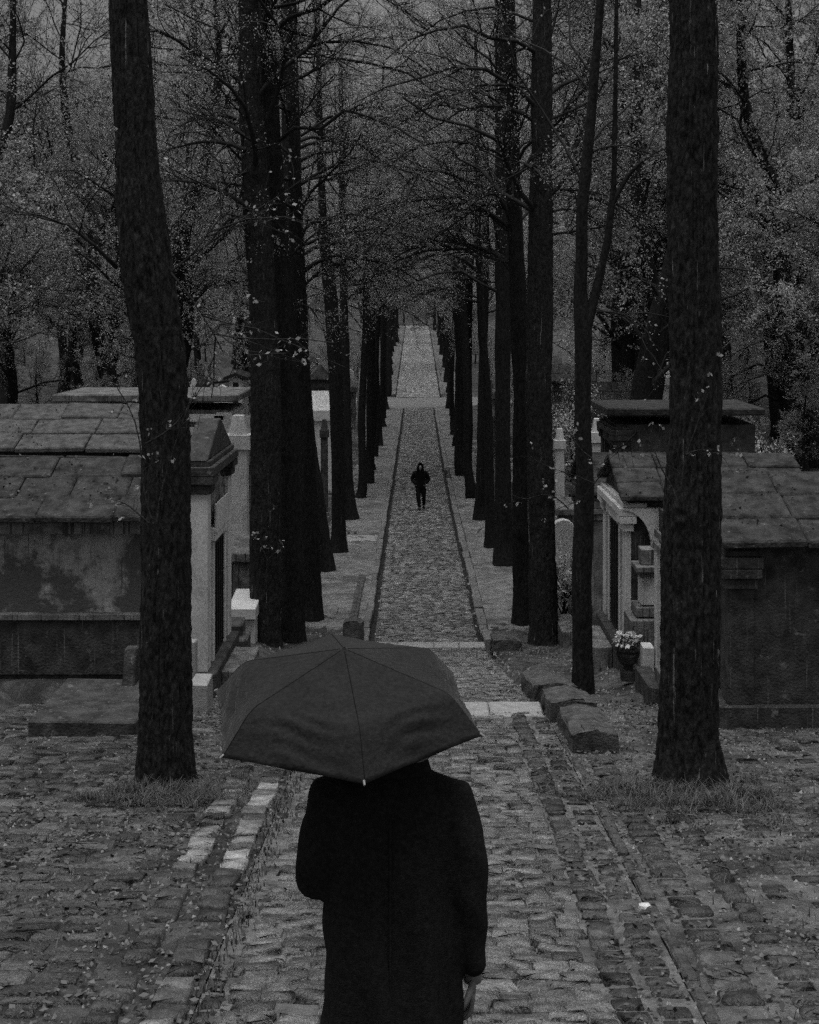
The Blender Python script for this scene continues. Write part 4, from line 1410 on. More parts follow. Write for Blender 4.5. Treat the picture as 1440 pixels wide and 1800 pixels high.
sty = ['stele', 'cross', 'pillar', 'sarcophagus', 'stele']
mts = ['stone_light', 'stone', 'stone', 'stone', 'white']
rs = random.Random(21)
for i in range(26):
    d = 42 + i * 2.9 + rs.uniform(-.6, .6)
    k = rs.randrange(5)
    side = 'left' if i % 2 else 'right'
    x = (-1 if i % 2 else 1) * rs.uniform(3.5, 5.0)
    gravestone('weathered %s, marker %d from the camera behind the %s row of trunks' % ({'stele': 'round-topped headstone', 'cross': 'stone cross', 'pillar': 'stone pillar', 'sarcophagus': 'lidded stone chest'}[sty[k]], i // 2 + 1, side), x, d, rs.uniform(.6, 1.0), rs.uniform(1.4, 3.2), rs.uniform(.3, .6), sty[k], mts[k], None, 'grave markers behind the %s row' % side)
for i in range(8):
    side = -1 if i % 2 else 1
    d = 46 + i * 7.5
    nm = 'left' if side < 0 else 'right'
    mausoleum('distant mausoleum behind the %s row of trunks' % nm, side * rs.uniform(6.2, 7.5), d, d + rs.uniform(2, 2.8), 2.6, float(G(side * 6.5, d)), float(G(side * 6.5, d)) + rs.uniform(2.6, 3.4), .7, side, wall=rs.choice(['stone', 'stone_dark', 'stone_light']), slabs=2)['group'] = 'distant mausoleums behind the %s row' % nm

# ------------------------------------------------------------------ gnarled tree on the right slope
gd = 44
make_tree('gnarled_tree', 'old dark gnarled tree leaning right among the tombs behind the forked tree', None,
          np.array([(*P(1118, 820, gd), .34), (*P(1122, 720, gd), .3), (*P(1130, 660, gd), .28), (*P(1142, 600, gd), .26), (*P(1160, 530, gd), .22), (*P(1178, 460, gd), .18), (*P(1190, 380, gd), .12), (*P(1200, 300, gd), .06)]), 5.5, 61, 60, 16,
          limbs=[px_limb([(1140, 640, 10), (1128, 600, 8), (1112, 572, 7), (1090, 555, 5), (1055, 545, 3)], gd, lr), px_limb([(1120, 700, 10), (1150, 670, 9), (1180, 640, 8), (1210, 620, 6), (1240, 590, 4)], gd, lr)], nl=9, m1=6, m2=6, leaf=.07, nleaf=5)

# ------------------------------------------------------------------ shrubs and ivy among the tombs


def shrub(x, d, w, h, label, mat='leaf_far', n=1500, leaf=.07, group=None, zb=None, name='shrub'):
    rng = np.random.default_rng(int(abs(x) * 100 + d * 10))
    zb = float(G(x, d)) if zb is None else zb
    root = empty(name, (x, d, zb))
    tag(root, label, 'shrub', group)
    st = np.zeros((9, 5, 3))
    dirs = rng.normal(size=(9, 3)) * np.array([.5, .5, .15]) + np.array([0, 0, 1])
    for k in range(5):
        st[:, k] = np.array([x, d, zb]) + dirs * (k / 4) * np.array([w * .5, w * .4, h * .8]) + rng.normal(size=(9, 3)) * .03
    sr = np.full((9, 5), .018) * np.linspace(1, .4, 5)
    b, br = grow(st, sr, 7, .2 * h, .45 * h, 4, .8, .1, .2, rng, .2, 1, .6, .004)
    T = join_tubes([tubes(st, sr, 4), tubes(b, br, 3)])
    link('stems', mesh_np('stems', T[0], [T[1]]), M['twig'], root)['kind'] = 'stuff'
    i = rng.integers(0, len(b), n)
    kk = rng.integers(0, 3, n)
    f = rng.random((n, 1))
    c = b[i, kk] * (1 - f) + b[i, kk + 1] * f + rng.normal(size=(n, 3)) * np.array([w, w, h]) * .06
    lv = leaves(c, leaf, rng)
    link('foliage', mesh_np('foliage', lv[0], [lv[1]]), M[mat], root)['kind'] = 'stuff'
    return root


for (x, y, d, w, h, lab) in ((1080, 700, 50, 2.4, 2.6, 'grey leafy shrub above the projecting slab roof at right'), (1010, 720, 52, 2.2, 4.0, 'tall loose shrub between the straight trunk and the forked tree'), (1140, 760, 46, 1.6, 2.0, 'dark shrub behind the broken pale heap'),
                             (452, 655, 56, 1.4, 4.2, 'dark bush beside the small white chapel'), (440, 740, 44, 1.2, 1.8, 'ivy-like bush against the broad left trunk'), (215, 660, 50, 3.5, 2.2, 'pale bush behind the rough grey slab roof'),
                             (560, 610, 90, 3.4, 3.6, 'round bush above the triangular pediment'), (990, 850, 34, 1.0, 1.6, 'small leafy bush beside the tall white stele'), (110, 650, 46, 3.5, 3.0, 'leafy bush at the far left behind the slab roofs'), (1330, 700, 40, 3.0, 3.5, 'leafy bush at the far right behind the thick trunk')):
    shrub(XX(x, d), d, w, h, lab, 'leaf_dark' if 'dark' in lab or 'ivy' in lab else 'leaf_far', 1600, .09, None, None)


for i in range(44):
    sd = -1 if i % 2 else 1
    d = 52 + i * 2.6 + random.uniform(-1, 1)
    bg_tree(sd * random.uniform(5.2, 9.0), d, i % 3, 'low bush among the grave markers behind the %s row of trunks' % ('left' if sd < 0 else 'right'), 'bushes behind the %s row' % ('left' if sd < 0 else 'right'), random.uniform(.22, .4), 'bush', -.45)
for i in range(60):
    sd = -1 if i % 2 else 1
    d = 44 + i * 1.75 + random.uniform(-2, 2)
    x = sd * random.uniform(8.5, 11 + d * .2)
    bg_tree(x, d, i % 3, 'low bush in the undergrowth behind the %s-hand tombs' % ('left' if sd < 0 else 'right'), 'undergrowth behind the %s tombs' % ('left' if sd < 0 else 'right'), random.uniform(.28, .5), 'bush', -.5)


# sprouts with pale buds near the camera
def sprout(label, rows, d, seed, nb=10, bl=.045):
    rng = np.random.default_rng(seed)
    root = empty('sapling', tuple(P(rows[0][0][0], rows[0][0][1], d)))
    tag(root, label, 'sapling')
    pts = [resample([tuple(P(x, y, d + k * .06)) for k, (x, y) in enumerate(r)], 9) for r in rows]
    A = np.stack(pts)
    Ar = np.tile(np.linspace(.011, .004, 9), (len(A), 1))
    B, Br = grow(A, Ar, 7, .12, .45, 5, .7, .1, .2, rng, .15, 1, .5, .0035)
    T = join_tubes([tubes(A, Ar, 6), tubes(B, Br, 3)])
    link('stems', mesh_np('stems', T[0], [T[1]]), M['bark_pale'], root)['kind'] = 'stuff'
    n = len(B)
    c = B[:, -1][rng.random(n) < .75]
    c = np.repeat(c, 3, 0) + rng.normal(size=(len(c) * 3, 3)) * .018
    lv = leaves(c, bl, rng)
    link('buds', mesh_np('buds', lv[0], [lv[1]]), M['bud'], root)['kind'] = 'stuff'


sprout('bare sapling stems with pale buds crossing in front of the nearest left trunk', [[(276, 918), (278, 880), (290, 840), (305, 795), (318, 745), (330, 715), (372, 655)], [(270, 922), (255, 890), (252, 850), (250, 800), (240, 740), (215, 690), (182, 650)], [(256, 780), (285, 765), (310, 745), (330, 718), (345, 690)], [(262, 920), (240, 900), (222, 885), (205, 880)]], 13.6, 71, bl=.042)
sprout('sapling twigs dotted with pale buds across the right trunks', [[(1000, 895), (975, 870), (950, 868), (925, 880), (900, 870)], [(1045, 850), (1010, 835), (975, 825), (950, 815), (930, 800)], [(1060, 830), (1045, 850), (1020, 880), (990, 890), (960, 905)], [(1040, 805), (1020, 790), (1000, 760), (985, 745)]], 20.2, 72, bl=.05)
sprout('budding twig sprouting from the foot of the broad left trunk', [[(468, 1010), (470, 980), (476, 950), (482, 920), (480, 900)], [(470, 985), (462, 965), (455, 950), (452, 935)], [(470, 985), (480, 975), (490, 965), (497, 950)]], 29.9, 73, bl=.07)
sprout('budding sapling leaning against the thick right trunk', [[(1200, 880), (1195, 840), (1205, 800), (1225, 750), (1245, 690), (1262, 640)], [(1190, 880), (1180, 850), (1165, 830), (1150, 790), (1140, 770)], [(1205, 800), (1225, 790), (1250, 795), (1270, 800)], [(1120, 760), (1105, 775), (1092, 790), (1080, 800)]], 13.8, 74, bl=.04)

# ------------------------------------------------------------------ grass, weeds, litter


def blades(C, hmin, hmax, rng, lean=.5, w=.006):
    n = len(C)
    h = rng.uniform(hmin, hmax, n)
    a = rng.uniform(0, 2 * np.pi, n)
    ln = rng.uniform(.1, lean, n) * h
    tip = C + np.column_stack([np.cos(a) * ln, np.sin(a) * ln, h])
    mid = C + np.column_stack([np.cos(a) * ln * .35, np.sin(a) * ln * .35, h * .6])
    s = np.column_stack([-np.sin(a), np.cos(a), np.zeros(n)]) * w
    V = np.stack([C - s, C + s, mid + s * .7, tip, mid - s * .7], 1).reshape(-1, 3)
    b = (np.arange(n) * 5)[:, None]
    return V, np.concatenate([b + np.array([0, 1, 2, 4])]), np.concatenate([b + np.array([4, 2, 3])])


rng = np.random.default_rng(91)


def grass_patch(name, xc, dc, sx, sd, n, hmin, hmax, w=.006):
    nc = 90
    cx_, cd_, ch_ = rng.normal(size=nc) * sx, rng.normal(size=nc) * sd, rng.uniform(.35, 1.2, nc)
    i = rng.integers(0, nc, n)
    x = xc + cx_[i] + rng.normal(size=n) * .05
    dd = dc + cd_[i] + rng.normal(size=n) * .05
    C = np.column_stack([x, dd, gz(dd) - .025])
    V, Q, T = blades(C, hmin, hmax, rng, 2.2, w)
    hh = np.repeat(ch_[i], 5)
    V[:, 2] = np.repeat(C[:, 2], 5) + (V[:, 2] - np.repeat(C[:, 2], 5)) * hh
    o = link(name, mesh_np(name, V, [Q, T]), M['grass'])
    return tag(o, kind='stuff')


g1 = grass_patch('grass', -2.42, 13.75, .42, .28, 4200, .03, .13, .005)
tag(g1, 'grass tufts around the foot of the nearest left trunk', 'grass')
g2 = grass_patch('grass', 2.65, 13.6, .45, .35, 5000, .03, .15, .005)
tag(g2, 'grass tufts around the foot of the thick right trunk', 'grass')
n = 5200
dd = rng.uniform(8, 60, n) ** 1.0
x = np.where(rng.random(n) < .5, -1, 1) * rng.uniform(1.7, 4.6, n)
C = np.column_stack([x, dd, np.where((dd < 19.6) & (np.abs(x) < 5.5), gz(dd) - .02, G(x, dd))])
V, Q, T = blades(C, .02, .09, rng, .9, .006)
o = link('weeds', mesh_np('weeds', V, [Q, T]), M['grass'])
tag(o, 'scattered weeds along both verges', 'weeds', kind='stuff')
n = 900
dd = rng.uniform(7.5, 17.5, n)
x = -1.28 + rng.normal(size=n) * .06
C = np.column_stack([x, dd, gz(dd) - .03])
V, Q, T = blades(C, .03, .1, rng, .9, .007)
o = link('weeds', mesh_np('weeds', V, [Q, T]), M['grass'])
tag(o, 'weeds growing in the left gutter beside the path', 'weeds', kind='stuff')
# moss and leaf litter clumps
n = 15000
dd = np.concatenate([rng.uniform(7.5, 22, 9000), rng.uniform(22, 70, 6000)])
x = rng.normal(size=n) * 2.2
kc = rng.integers(0, 160, n)
cl = rng.random(n) < .65
dd = np.where(cl, np.concatenate([rng.uniform(7.5, 20, 110), rng.uniform(20, 60, 50)])[kc] + rng.normal(size=n) * .3, dd)
x = np.where(cl, (rng.choice([-1, 1], 160) * rng.uniform(1.2, 4.2, 160))[kc] + rng.normal(size=n) * .22, x)
x = np.where(np.abs(x) < 1.1, x + np.sign(x) * 1.2 * (rng.random(n) < .75), x)
C = np.column_stack([x, dd, np.where((np.abs(x) < 1.6) | ((dd < 19.6) & (np.abs(x) < 5.5)), gz(dd) + .012, G(x, dd) + .012)])
dv = rng.normal(size=(n, 3)) * np.array([1, 1, .25])
dv /= np.linalg.norm(dv, axis=1, keepdims=True)
wv = np.cross(dv, np.array([0, 0, 1.]) + rng.normal(size=(n, 3)) * .3)
wv /= np.linalg.norm(wv, axis=1, keepdims=True)
s = rng.uniform(.012, .034, (n, 1))
V = np.stack([C - dv * s, C + wv * s * .6, C + dv * s, C - wv * s * .6], 1).reshape(-1, 3)
o = link('leaf_litter', mesh_np('leaf_litter', V, [np.arange(n * 4).reshape(n, 4)]), M['litter'])
tag(o, 'fallen leaves and bits scattered on path and verges', 'leaf litter', kind='stuff')

# small gravel and clods on the verges and in the joints
n = 26000
dd = np.concatenate([rng.uniform(7.5, 20, 11000), rng.uniform(20, 105, 15000)])
x = np.where(rng.random(n) < .5, -1, 1) * rng.uniform(1.25, 5, n)
zz = np.where((dd < 19.6) & (np.abs(x) < 5.5), gz(dd) - .012, G(x, dd))
C = np.column_stack([x, dd, zz])
s = rng.uniform(.006, .022, (n, 1, 1)) * np.where(dd > 20, 1.7, 1)[:, None, None]
T4 = np.array([[1, 0, -.4], [-.5, .87, -.4], [-.5, -.87, -.4], [0, 0, .7]])
V = (C[:, None, :] + s * (T4[None] + rng.normal(size=(n, 4, 3)) * .3)).reshape(-1, 3)
b = (np.arange(n) * 4)[:, None]
o = link('gravel', mesh_np('gravel', V, [np.concatenate([b + np.array(f) for f in ((0, 1, 3), (1, 2, 3), (2, 0, 3))])]), M['gravel'])
tag(o, 'loose gravel and clods on the verges', 'gravel', kind='stuff')

# crumpled paper at bottom right
bm = bmesh.new()
bmesh.ops.create_icosphere(bm, subdivisions=2, radius=.05)
rp = random.Random(4)
for v in bm.verts:
    v.co = Vector((v.co.x * 1.0, v.co.y * .8, v.co.z * .7)) * rp.uniform(.65, 1.15)
me = bpy.data.meshes.new('crumpled_paper')
bm.to_mesh(me)
bm.free()
o = link('crumpled_paper', me, M['paper'])
o.location = (XX(1133, 10.25), 10.25, float(gz(10.25)) + .03)
tag(o, 'crumpled white scrap of paper lying in the right gutter', 'litter')


# ------------------------------------------------------------------ people
def skin_mesh(verts, edges, name, levels=2, root=0):
    me = bpy.data.meshes.new(name)
    me.from_pydata([v[0] for v in verts], edges, [])
    o = bpy.data.objects.new(name, me)
    COL.objects.link(o)
    o.modifiers.new('skin', 'SKIN')
    for i, v in enumerate(verts):
        r = v[1] if isinstance(v[1], tuple) else (v[1], v[1])
        me.skin_vertices[0].data[i].radius = r
        me.skin_vertices[0].data[i].use_root = (i == root)
    ss = o.modifiers.new('sub', 'SUBSURF')
    ss.levels = levels
    dg = bpy.context.evaluated_depsgraph_get()
    me2 = bpy.data.meshes.new_from_object(o.evaluated_get(dg))
    bpy.data.objects.remove(o)
    bpy.data.meshes.remove(me)
    me2.name = name
    for p in me2.polygons:
        p.use_smooth = True
    return me2


def body_mesh(J, name):
    """J: dict of joints"""
    order = ['pelvis', 'belly', 'chest', 'neck0', 'neck1', 'head0', 'head1', 'head2',
             'lsh', 'lel', 'lwr', 'lpa', 'rsh', 'rel', 'rwr', 'rpa', 'lhip', 'lkn', 'lan', 'lto', 'rhip', 'rkn', 'ran', 'rto']
    ix = {k: i for i, k in enumerate(order)}
    ed = [('pelvis', 'belly'), ('belly', 'chest'), ('chest', 'neck0'), ('neck0', 'neck1'), ('neck1', 'head0'), ('head0', 'head1'), ('head1', 'head2'),
          ('chest', 'lsh'), ('lsh', 'lel'), ('lel', 'lwr'), ('lwr', 'lpa'), ('chest', 'rsh'), ('rsh', 'rel'), ('rel', 'rwr'), ('rwr', 'rpa'),
          ('pelvis', 'lhip'), ('lhip', 'lkn'), ('lkn', 'lan'), ('lan', 'lto'), ('pelvis', 'rhip'), ('rhip', 'rkn'), ('rkn', 'ran'), ('ran', 'rto')]
    return skin_mesh([J[k] for k in order], [(ix[a], ix[b]) for a, b in ed], name)


def append_tubes(me, plist):
    """append closed tapering tubes (fingers, nose, ears) to a mesh"""
    bm = bmesh.new()
    bm.from_mesh(me)
    for pts, rad in plist:
        c = resample(np.column_stack([np.array(pts), np.array(rad)]), 8, False)
        V, q = tubes(c[None, :, :3], c[None, :, 3], 8)
        vs = [bm.verts.new(v) for v in V]
        for f in q:
            bm.faces.new([vs[i] for i in f])
        bm.faces.new(vs[:8][::-1])
        bm.faces.new(vs[-8:])
    for f in bm.faces:
        f.smooth = True
    bm.to_mesh(me)
    bm.free()


def remesh_union(parts, name, voxel=.012, smooth=6):
    """parts: list of (rings of (centre, rx, ry, axisx, axisy)) closed lofts joined into one surface"""
    bm = bmesh.new()
    n = 24
    for rings in parts:
        prev = None
        for ctr, ax, ay in rings:
            ctr, ax, ay = Vector(ctr), Vector(ax), Vector(ay)
            cur = [bm.verts.new(ctr + ax * math.cos(2 * math.pi * k / n) + ay * math.sin(2 * math.pi * k / n)) for k in range(n)]
            if prev:
                for k in range(n):
                    bm.faces.new((prev[k], prev[(k + 1) % n], cur[(k + 1) % n], cur[k]))
            else:
                bm.faces.new(cur[::-1])
            prev = cur
        bm.faces.new(prev)
    bmesh.ops.recalc_face_normals(bm, faces=bm.faces)
    me = bpy.data.meshes.new(name)
    bm.to_mesh(me)
    bm.free()
    o = bpy.data.objects.new(name, me)
    COL.objects.link(o)
    r = o.modifiers.new('r', 'REMESH')
    r.mode = 'VOXEL'
    r.voxel_size = voxel
    s = o.modifiers.new('s', 'SMOOTH')
    s.iterations = smooth
    s.factor = .5
    dg = bpy.context.evaluated_depsgraph_get()
    me2 = bpy.data.meshes.new_from_object(o.evaluated_get(dg))
    bpy.data.objects.remove(o)
    bpy.data.meshes.remove(me)
    me2.name = name
    for p in me2.polygons:
        p.use_smooth = True
    return me2


def limb_rings(chain):
    """chain of (point, radius) -> rings perpendicular to the chain"""
    out = []
    pts = [Vector(p) for p, r in chain]
    for i, (p, r) in enumerate(chain):
        t = (pts[min(i + 1, len(pts) - 1)] - pts[max(i - 1, 0)]).normalized()
        a = t.cross(Vector((0, 1, 0)))
        if a.length < .2:
            a = t.cross(Vector((1, 0, 0)))
        a.normalize()
        b = t.cross(a).normalized()
        out.append((pts[i], a * r, b * r))
    return out


def hand_fingers(wrist, direction, palm_n, size=1.0, curl=.5, side=1):
    """five finger tubes rooted in the palm: direction along the hand, palm_n normal of the palm"""
    w, dr, pn = Vector(wrist), Vector(direction).normalized(), Vector(palm_n).normalized()
    ac = dr.cross(pn).normalized() * side
    out = []
    for k, (off, ln) in enumerate(((-.03, .075), (-.01, .085), (.01, .08), (.03, .062))):
        p0 = w + dr * .07 * size + ac * off * size
        d1 = (dr + pn * curl * .3).normalized()
        d2 = (dr + pn * curl * 1.2).normalized()
        d3 = (dr * .6 + pn * curl * 2.2).normalized()
        p1 = p0 + d1 * ln * .45 * size
        p2 = p1 + d2 * ln * .32 * size
        p3 = p2 + d3 * ln * .23 * size
        out.append(([p0 - dr * .02, p0, p1, p2, p3], [.009 * size, .0092 * size, .0088 * size, .008 * size, .0055 * size]))
    t0 = w + dr * .025 * size - ac * .03 * size
    t1 = t0 + (dr * .6 - ac * .7 + pn * .3).normalized() * .04 * size
    t2 = t1 + (dr * .9 - ac * .1 + pn * .4).normalized() * .035 * size
    out.append(([w + dr * .02 * size, t0, t1, t2], [.012 * size, .012 * size, .0105 * size, .007 * size]))
    return out


# --- person with umbrella, seen from behind
PD = 4.386
PX = XX(688, PD)
PZ = 4.67
SP = 1.0
pers = empty('person', (PX, PD, PZ))
tag(pers, 'person seen from behind in a long dark coat holding up an umbrella', 'person')


def W(x, y, z):
    return (PX + x, PD + y, PZ + z)


UA = Vector((0, -math.sin(math.radians(10)), math.cos(math.radians(10))))
UD = 4.40
UC = P(606, 1252, UD)
grip = UC - UA * .5
gl = grip - Vector((PX, PD, PZ))
J = {'pelvis': (W(0, 0, .93), (.15, .11)), 'belly': (W(0, .0, 1.1), (.14, .1)), 'chest': (W(0, .0, 1.27), (.12, .085)), 'neck0': (W(.012, .02, 1.475), .06), 'neck1': (W(.015, .035, 1.53), .055),
     'head0': (W(.015, .055, 1.575), (.062, .07)), 'head1': (W(.015, .055, 1.64), (.073, .09)), 'head2': (W(.015, .05, 1.705), (.06, .075)),
     'lsh': (W(-.165, 0, 1.385), .036), 'lel': (W(-.228, -.02, 1.17), .042), 'lwr': ((grip.x - .005, grip.y - .05, grip.z - .03), .027), 'lpa': ((grip.x, grip.y - .02, grip.z - .005), (.03, .022)),
     'rsh': (W(.165, 0, 1.38), .036), 'rel': (W(.235, -.01, 1.13), .042), 'rwr': (W(.252, .05, .88), .027), 'rpa': (W(.254, .065, .81), (.02, .036)),
     'lhip': (W(-.09, 0, .88), .085), 'lkn': (W(-.1, .03, .48), .058), 'lan': (W(-.1, -.02, .08), .04), 'lto': (W(-.11, .13, .035), .035),
     'rhip': (W(.09, 0, .88), .085), 'rkn': (W(.1, .06, .48), .058), 'ran': (W(.1, .05, .08), .04), 'rto': (W(.11, .2, .035), .035)}
bm_ = body_mesh(J, 'body')
ears = []
for sg in (-1, 1):
    e0 = Vector(W(.015 + sg * .073, .05, 1.63))
    ears.append(([e0, e0 + Vector((sg * .012, -.012, .015)), e0 + Vector((sg * .01, -.012, -.03))], [.008, .016, .009]))
nose = ([Vector(W(.015, .135, 1.66)), Vector(W(.015, .165, 1.632)), Vector(W(.015, .14, 1.62))], [.008, .012, .01])
fing = hand_fingers(W(.252, .055, .85), (0.02, .1, -1), (-1, .1, 0), 1.0, .45, 1)
# left hand wraps the handle
for k in range(4):
    c = grip + UA * (.03 - .022 * k)
    pts = [c + Vector((-.02, -.03, 0)), c + Vector((-.03, .0, 0)), c + Vector((-.012, .03, 0)), c + Vector((.02, .022, -.003)), c + Vector((.026, 0, -.004))]
    fing.append((pts, [.0095, .009, .0088, .008, .006]))
fing.append(([grip + Vector((.0, -.035, .0)), grip + Vector((.025, -.022, .02)), grip + Vector((.018, .015, .04))], [.012, .011, .007]))
append_tubes(bm_, ears + [nose] + fing)
link('body', bm_, M['skin'], pers)
# trousers and shoes
tm = remesh_union([limb_rings([(W(sx * .09, 0, .95), .1), (W(sx * .095, .02, .7), .095), (W(sx * .1, .045 + sx * .015, .48), .08), (W(sx * .1, .015 + sx * .03, .25), .07), (W(sx * .1, sx * .035 + .015, .06), .07)]) for sx in (-1, 1)], 'trousers')
link('trousers', tm, M['cloth_black'], pers)
for sx in (-1, 1):
    y = sx * .035 + .015
    sh = remesh_union([limb_rings([(W(sx * .1, y - .09, .045), .04), (W(sx * .1, y - .02, .055), .052), (W(sx * .107, y + .08, .045), .048), (W(sx * .112, y + .17, .035), .034)])], 'shoe', .008, 4)
    link('shoe', sh, M['iron'], pers)
# coat: torso and sleeves as one cloth surface
tor = []
for (z, rx, ry, cy) in ((.60, .235, .165, .01), (.8, .225, .155, .005), (1.0, .212, .14, 0), (1.12, .208, .133, 0), (1.25, .218, .132, 0), (1.36, .226, .126, 0), (1.42, .215, .112, .003), (1.455, .185, .1, .008), (1.49, .12, .085, .015), (1.53, .075, .075, .025)):
    tor.append((Vector(W(.0 if z < 1.4 else .008, cy, z)), Vector((rx, 0, 0)), Vector((0, ry, 0))))
lar = limb_rings([(W(-.13, 0, 1.43), .075), (W(-.175, .0, 1.425), .08), (W(-.205, -.01, 1.33), .078), (W(-.222, -.025, 1.22), .073), (W(-.222, -.015, 1.168), .066), (W(-.212, .06, 1.17), .06), (tuple(grip + Vector((-.02, -.1, -.045))), .05), (tuple(grip + Vector((-.01, -.06, -.03))), .045)])
rar = limb_rings([(W(.13, 0, 1.425), .07), (W(.185, 0, 1.415), .076), (W(.218, -.005, 1.31), .071), (W(.24, -.01, 1.13), .064), (W(.25, .015, 1.03), .062), (W(.25, .04, .93), .056), (W(.252, .05, .885), .054)])
cm = remesh_union([tor, lar, rar], 'coat', .011, 9)
# vertical folds in the cloth
co = np.empty(len(cm.vertices) * 3, np.float32)
cm.vertices.foreach_get('co', co)
co = co.reshape(-1, 3)
nr = np.empty_like(co.ravel())
cm.vertices.foreach_get('normal', nr)
nr = nr.reshape(-1, 3)
lx, lz = co[:, 0] - PX, co[:, 2] - PZ
fold = .014 * np.sin(lx * 46 + lz * 3) * np.clip((1.35 - lz) / .5, 0, 1) + .004 * np.sin(lx * 20 + lz * 17) + .003 * np.sin(lz * 36 + lx * 50) * (np.abs(lx) > .19)
cm.vertices.foreach_set('co', (co + nr * fold[:, None]).ravel())
cm.update()
ct = link('coat', cm, M['coat'], pers)
# back seam and vent of the coat, a thin raised welt
sm_, sq_ = tubes(np.array([[W(.0, -.127 - .0, 1.40), W(0, -.139, 1.25), W(0, -.141, 1.1), W(0, -.147, .95), W(0, -.158, .8), W(0, -.16, .62)]]), np.full((1, 6), .004), 6)
link('back_seam', mesh_np('back_seam', sm_, [sq_], True), M['coat'], ct)
# collar
cl = remesh_union([limb_rings([(W(.01 + .092 * math.sin(a), .02 - .085 * math.cos(a), 1.50 + .02 * math.cos(a)), .026) for a in np.linspace(-2.2, 2.2, 12)]), limb_rings([(W(.01 + .088 * math.sin(a), .022 - .08 * math.cos(a), 1.53 + .018 * math.cos(a)), .02) for a in np.linspace(-2.2, 2.2, 12)])], 'collar', .008, 3)
link('collar', cl, M['coat'], ct)
sc_ = remesh_union([limb_rings([(W(.022 + .095 * math.sin(a), .03 - .078 * math.cos(a), 1.548 + .018 * math.sin(a)), .025) for a in np.linspace(-3.0, 3.0, 16)])], 'scarf', .007, 2)
link('scarf', sc_, M['scarf'], pers)
bm = bmesh.new()
bmesh.ops.create_uvsphere(bm, u_segments=32, v_segments=24, radius=1)
rh = random.Random(2)
for v in list(bm.verts):
    x, y, z = v.co
    if (y > .35 and z < .45):
        v.co = Vector((x * .8, .3, z * .8))
        x, y, z = v.co
    k = 1 + .05 * math.sin(14 * math.atan2(x, -y) + 3 * z)
    v.co = Vector(W(.015 + x * .088 * k, .04 + y * .105 * k, 1.655 + z * .095 - (.02 if z < 0 else 0)))
me = bpy.data.meshes.new('hair')
bm.to_mesh(me)
bm.free()
for p in me.polygons:
    p.use_smooth = True
link('hair', me, M['hair'], pers)

# --- umbrella (held: a thing of its own)
um = empty('umbrella', tuple(UC))
tag(um, 'open black six-ribbed folding umbrella tilted back over the person in the coat', 'umbrella')
ux = Vector((1, 0, 0))
uy = UA.cross(ux).normalized()          # away from the camera, slightly up
RU, HU = .445, .203
th0 = math.radians(-80)
NR, NS = 40, 96
_x = np.linspace(0, 1, 101)
_y = np.interp(_x, [0, .06, .74, .8, 1], [.208, .2, .118, .1, -.002])
_y = np.convolve(np.pad(_y, 4, mode='reflect', reflect_type='odd'), np.hanning(11)[1:-1] / np.hanning(11)[1:-1].sum(), 'valid')
UPX, UPY = _x, _y


def canopy_pt(rho, phi):
    # phi measured from first rib, six panels; sag between ribs
    k = (phi - th0) / (math.pi / 3)
    fr_ = k - math.floor(k)
    sag = math.sin(math.pi * fr_) ** 1.3
    flat = math.cos(math.pi / 6) / math.cos((fr_ - .5) * math.pi / 3)
    r = RU * rho * (1 - (1 - flat) * rho ** .6 * 1.15)
    h = float(np.interp(rho, UPX, UPY))
    h -= .012 * sag * math.sin(math.pi * min(1, rho * .9)) * rho
    low = max(0, rho - .66) / .34
    wr = .0022 * math.sin(phi * 31 + rho * 15) * rho * sag * (.4 + .6 * low) + .0055 * math.sin(rho * 74 + 4 * math.sin(phi * 5) + phi * 7) * sag * math.sin(math.pi * min(1, low)) + .0032 * math.sin(rho * 46 - phi * 11) * low * sag
    return UC + (ux * math.cos(phi) + uy * math.sin(phi)) * (r + wr) + UA * (h + wr)


V, Q = [], []
for i in range(NR + 1):
    for j in range(NS):
        V.append(canopy_pt(max(i / NR, .001), th0 + 2 * math.pi * j / NS))
for i in range(NR):
    for j in range(NS):
        a, b = i * NS + j, i * NS + (j + 1) % NS
        Q.append((a, b, b + NS, a + NS))
me = bpy.data.meshes.new('canopy')
me.from_pydata(V, [], Q)
for p in me.polygons:
    p.use_smooth = True
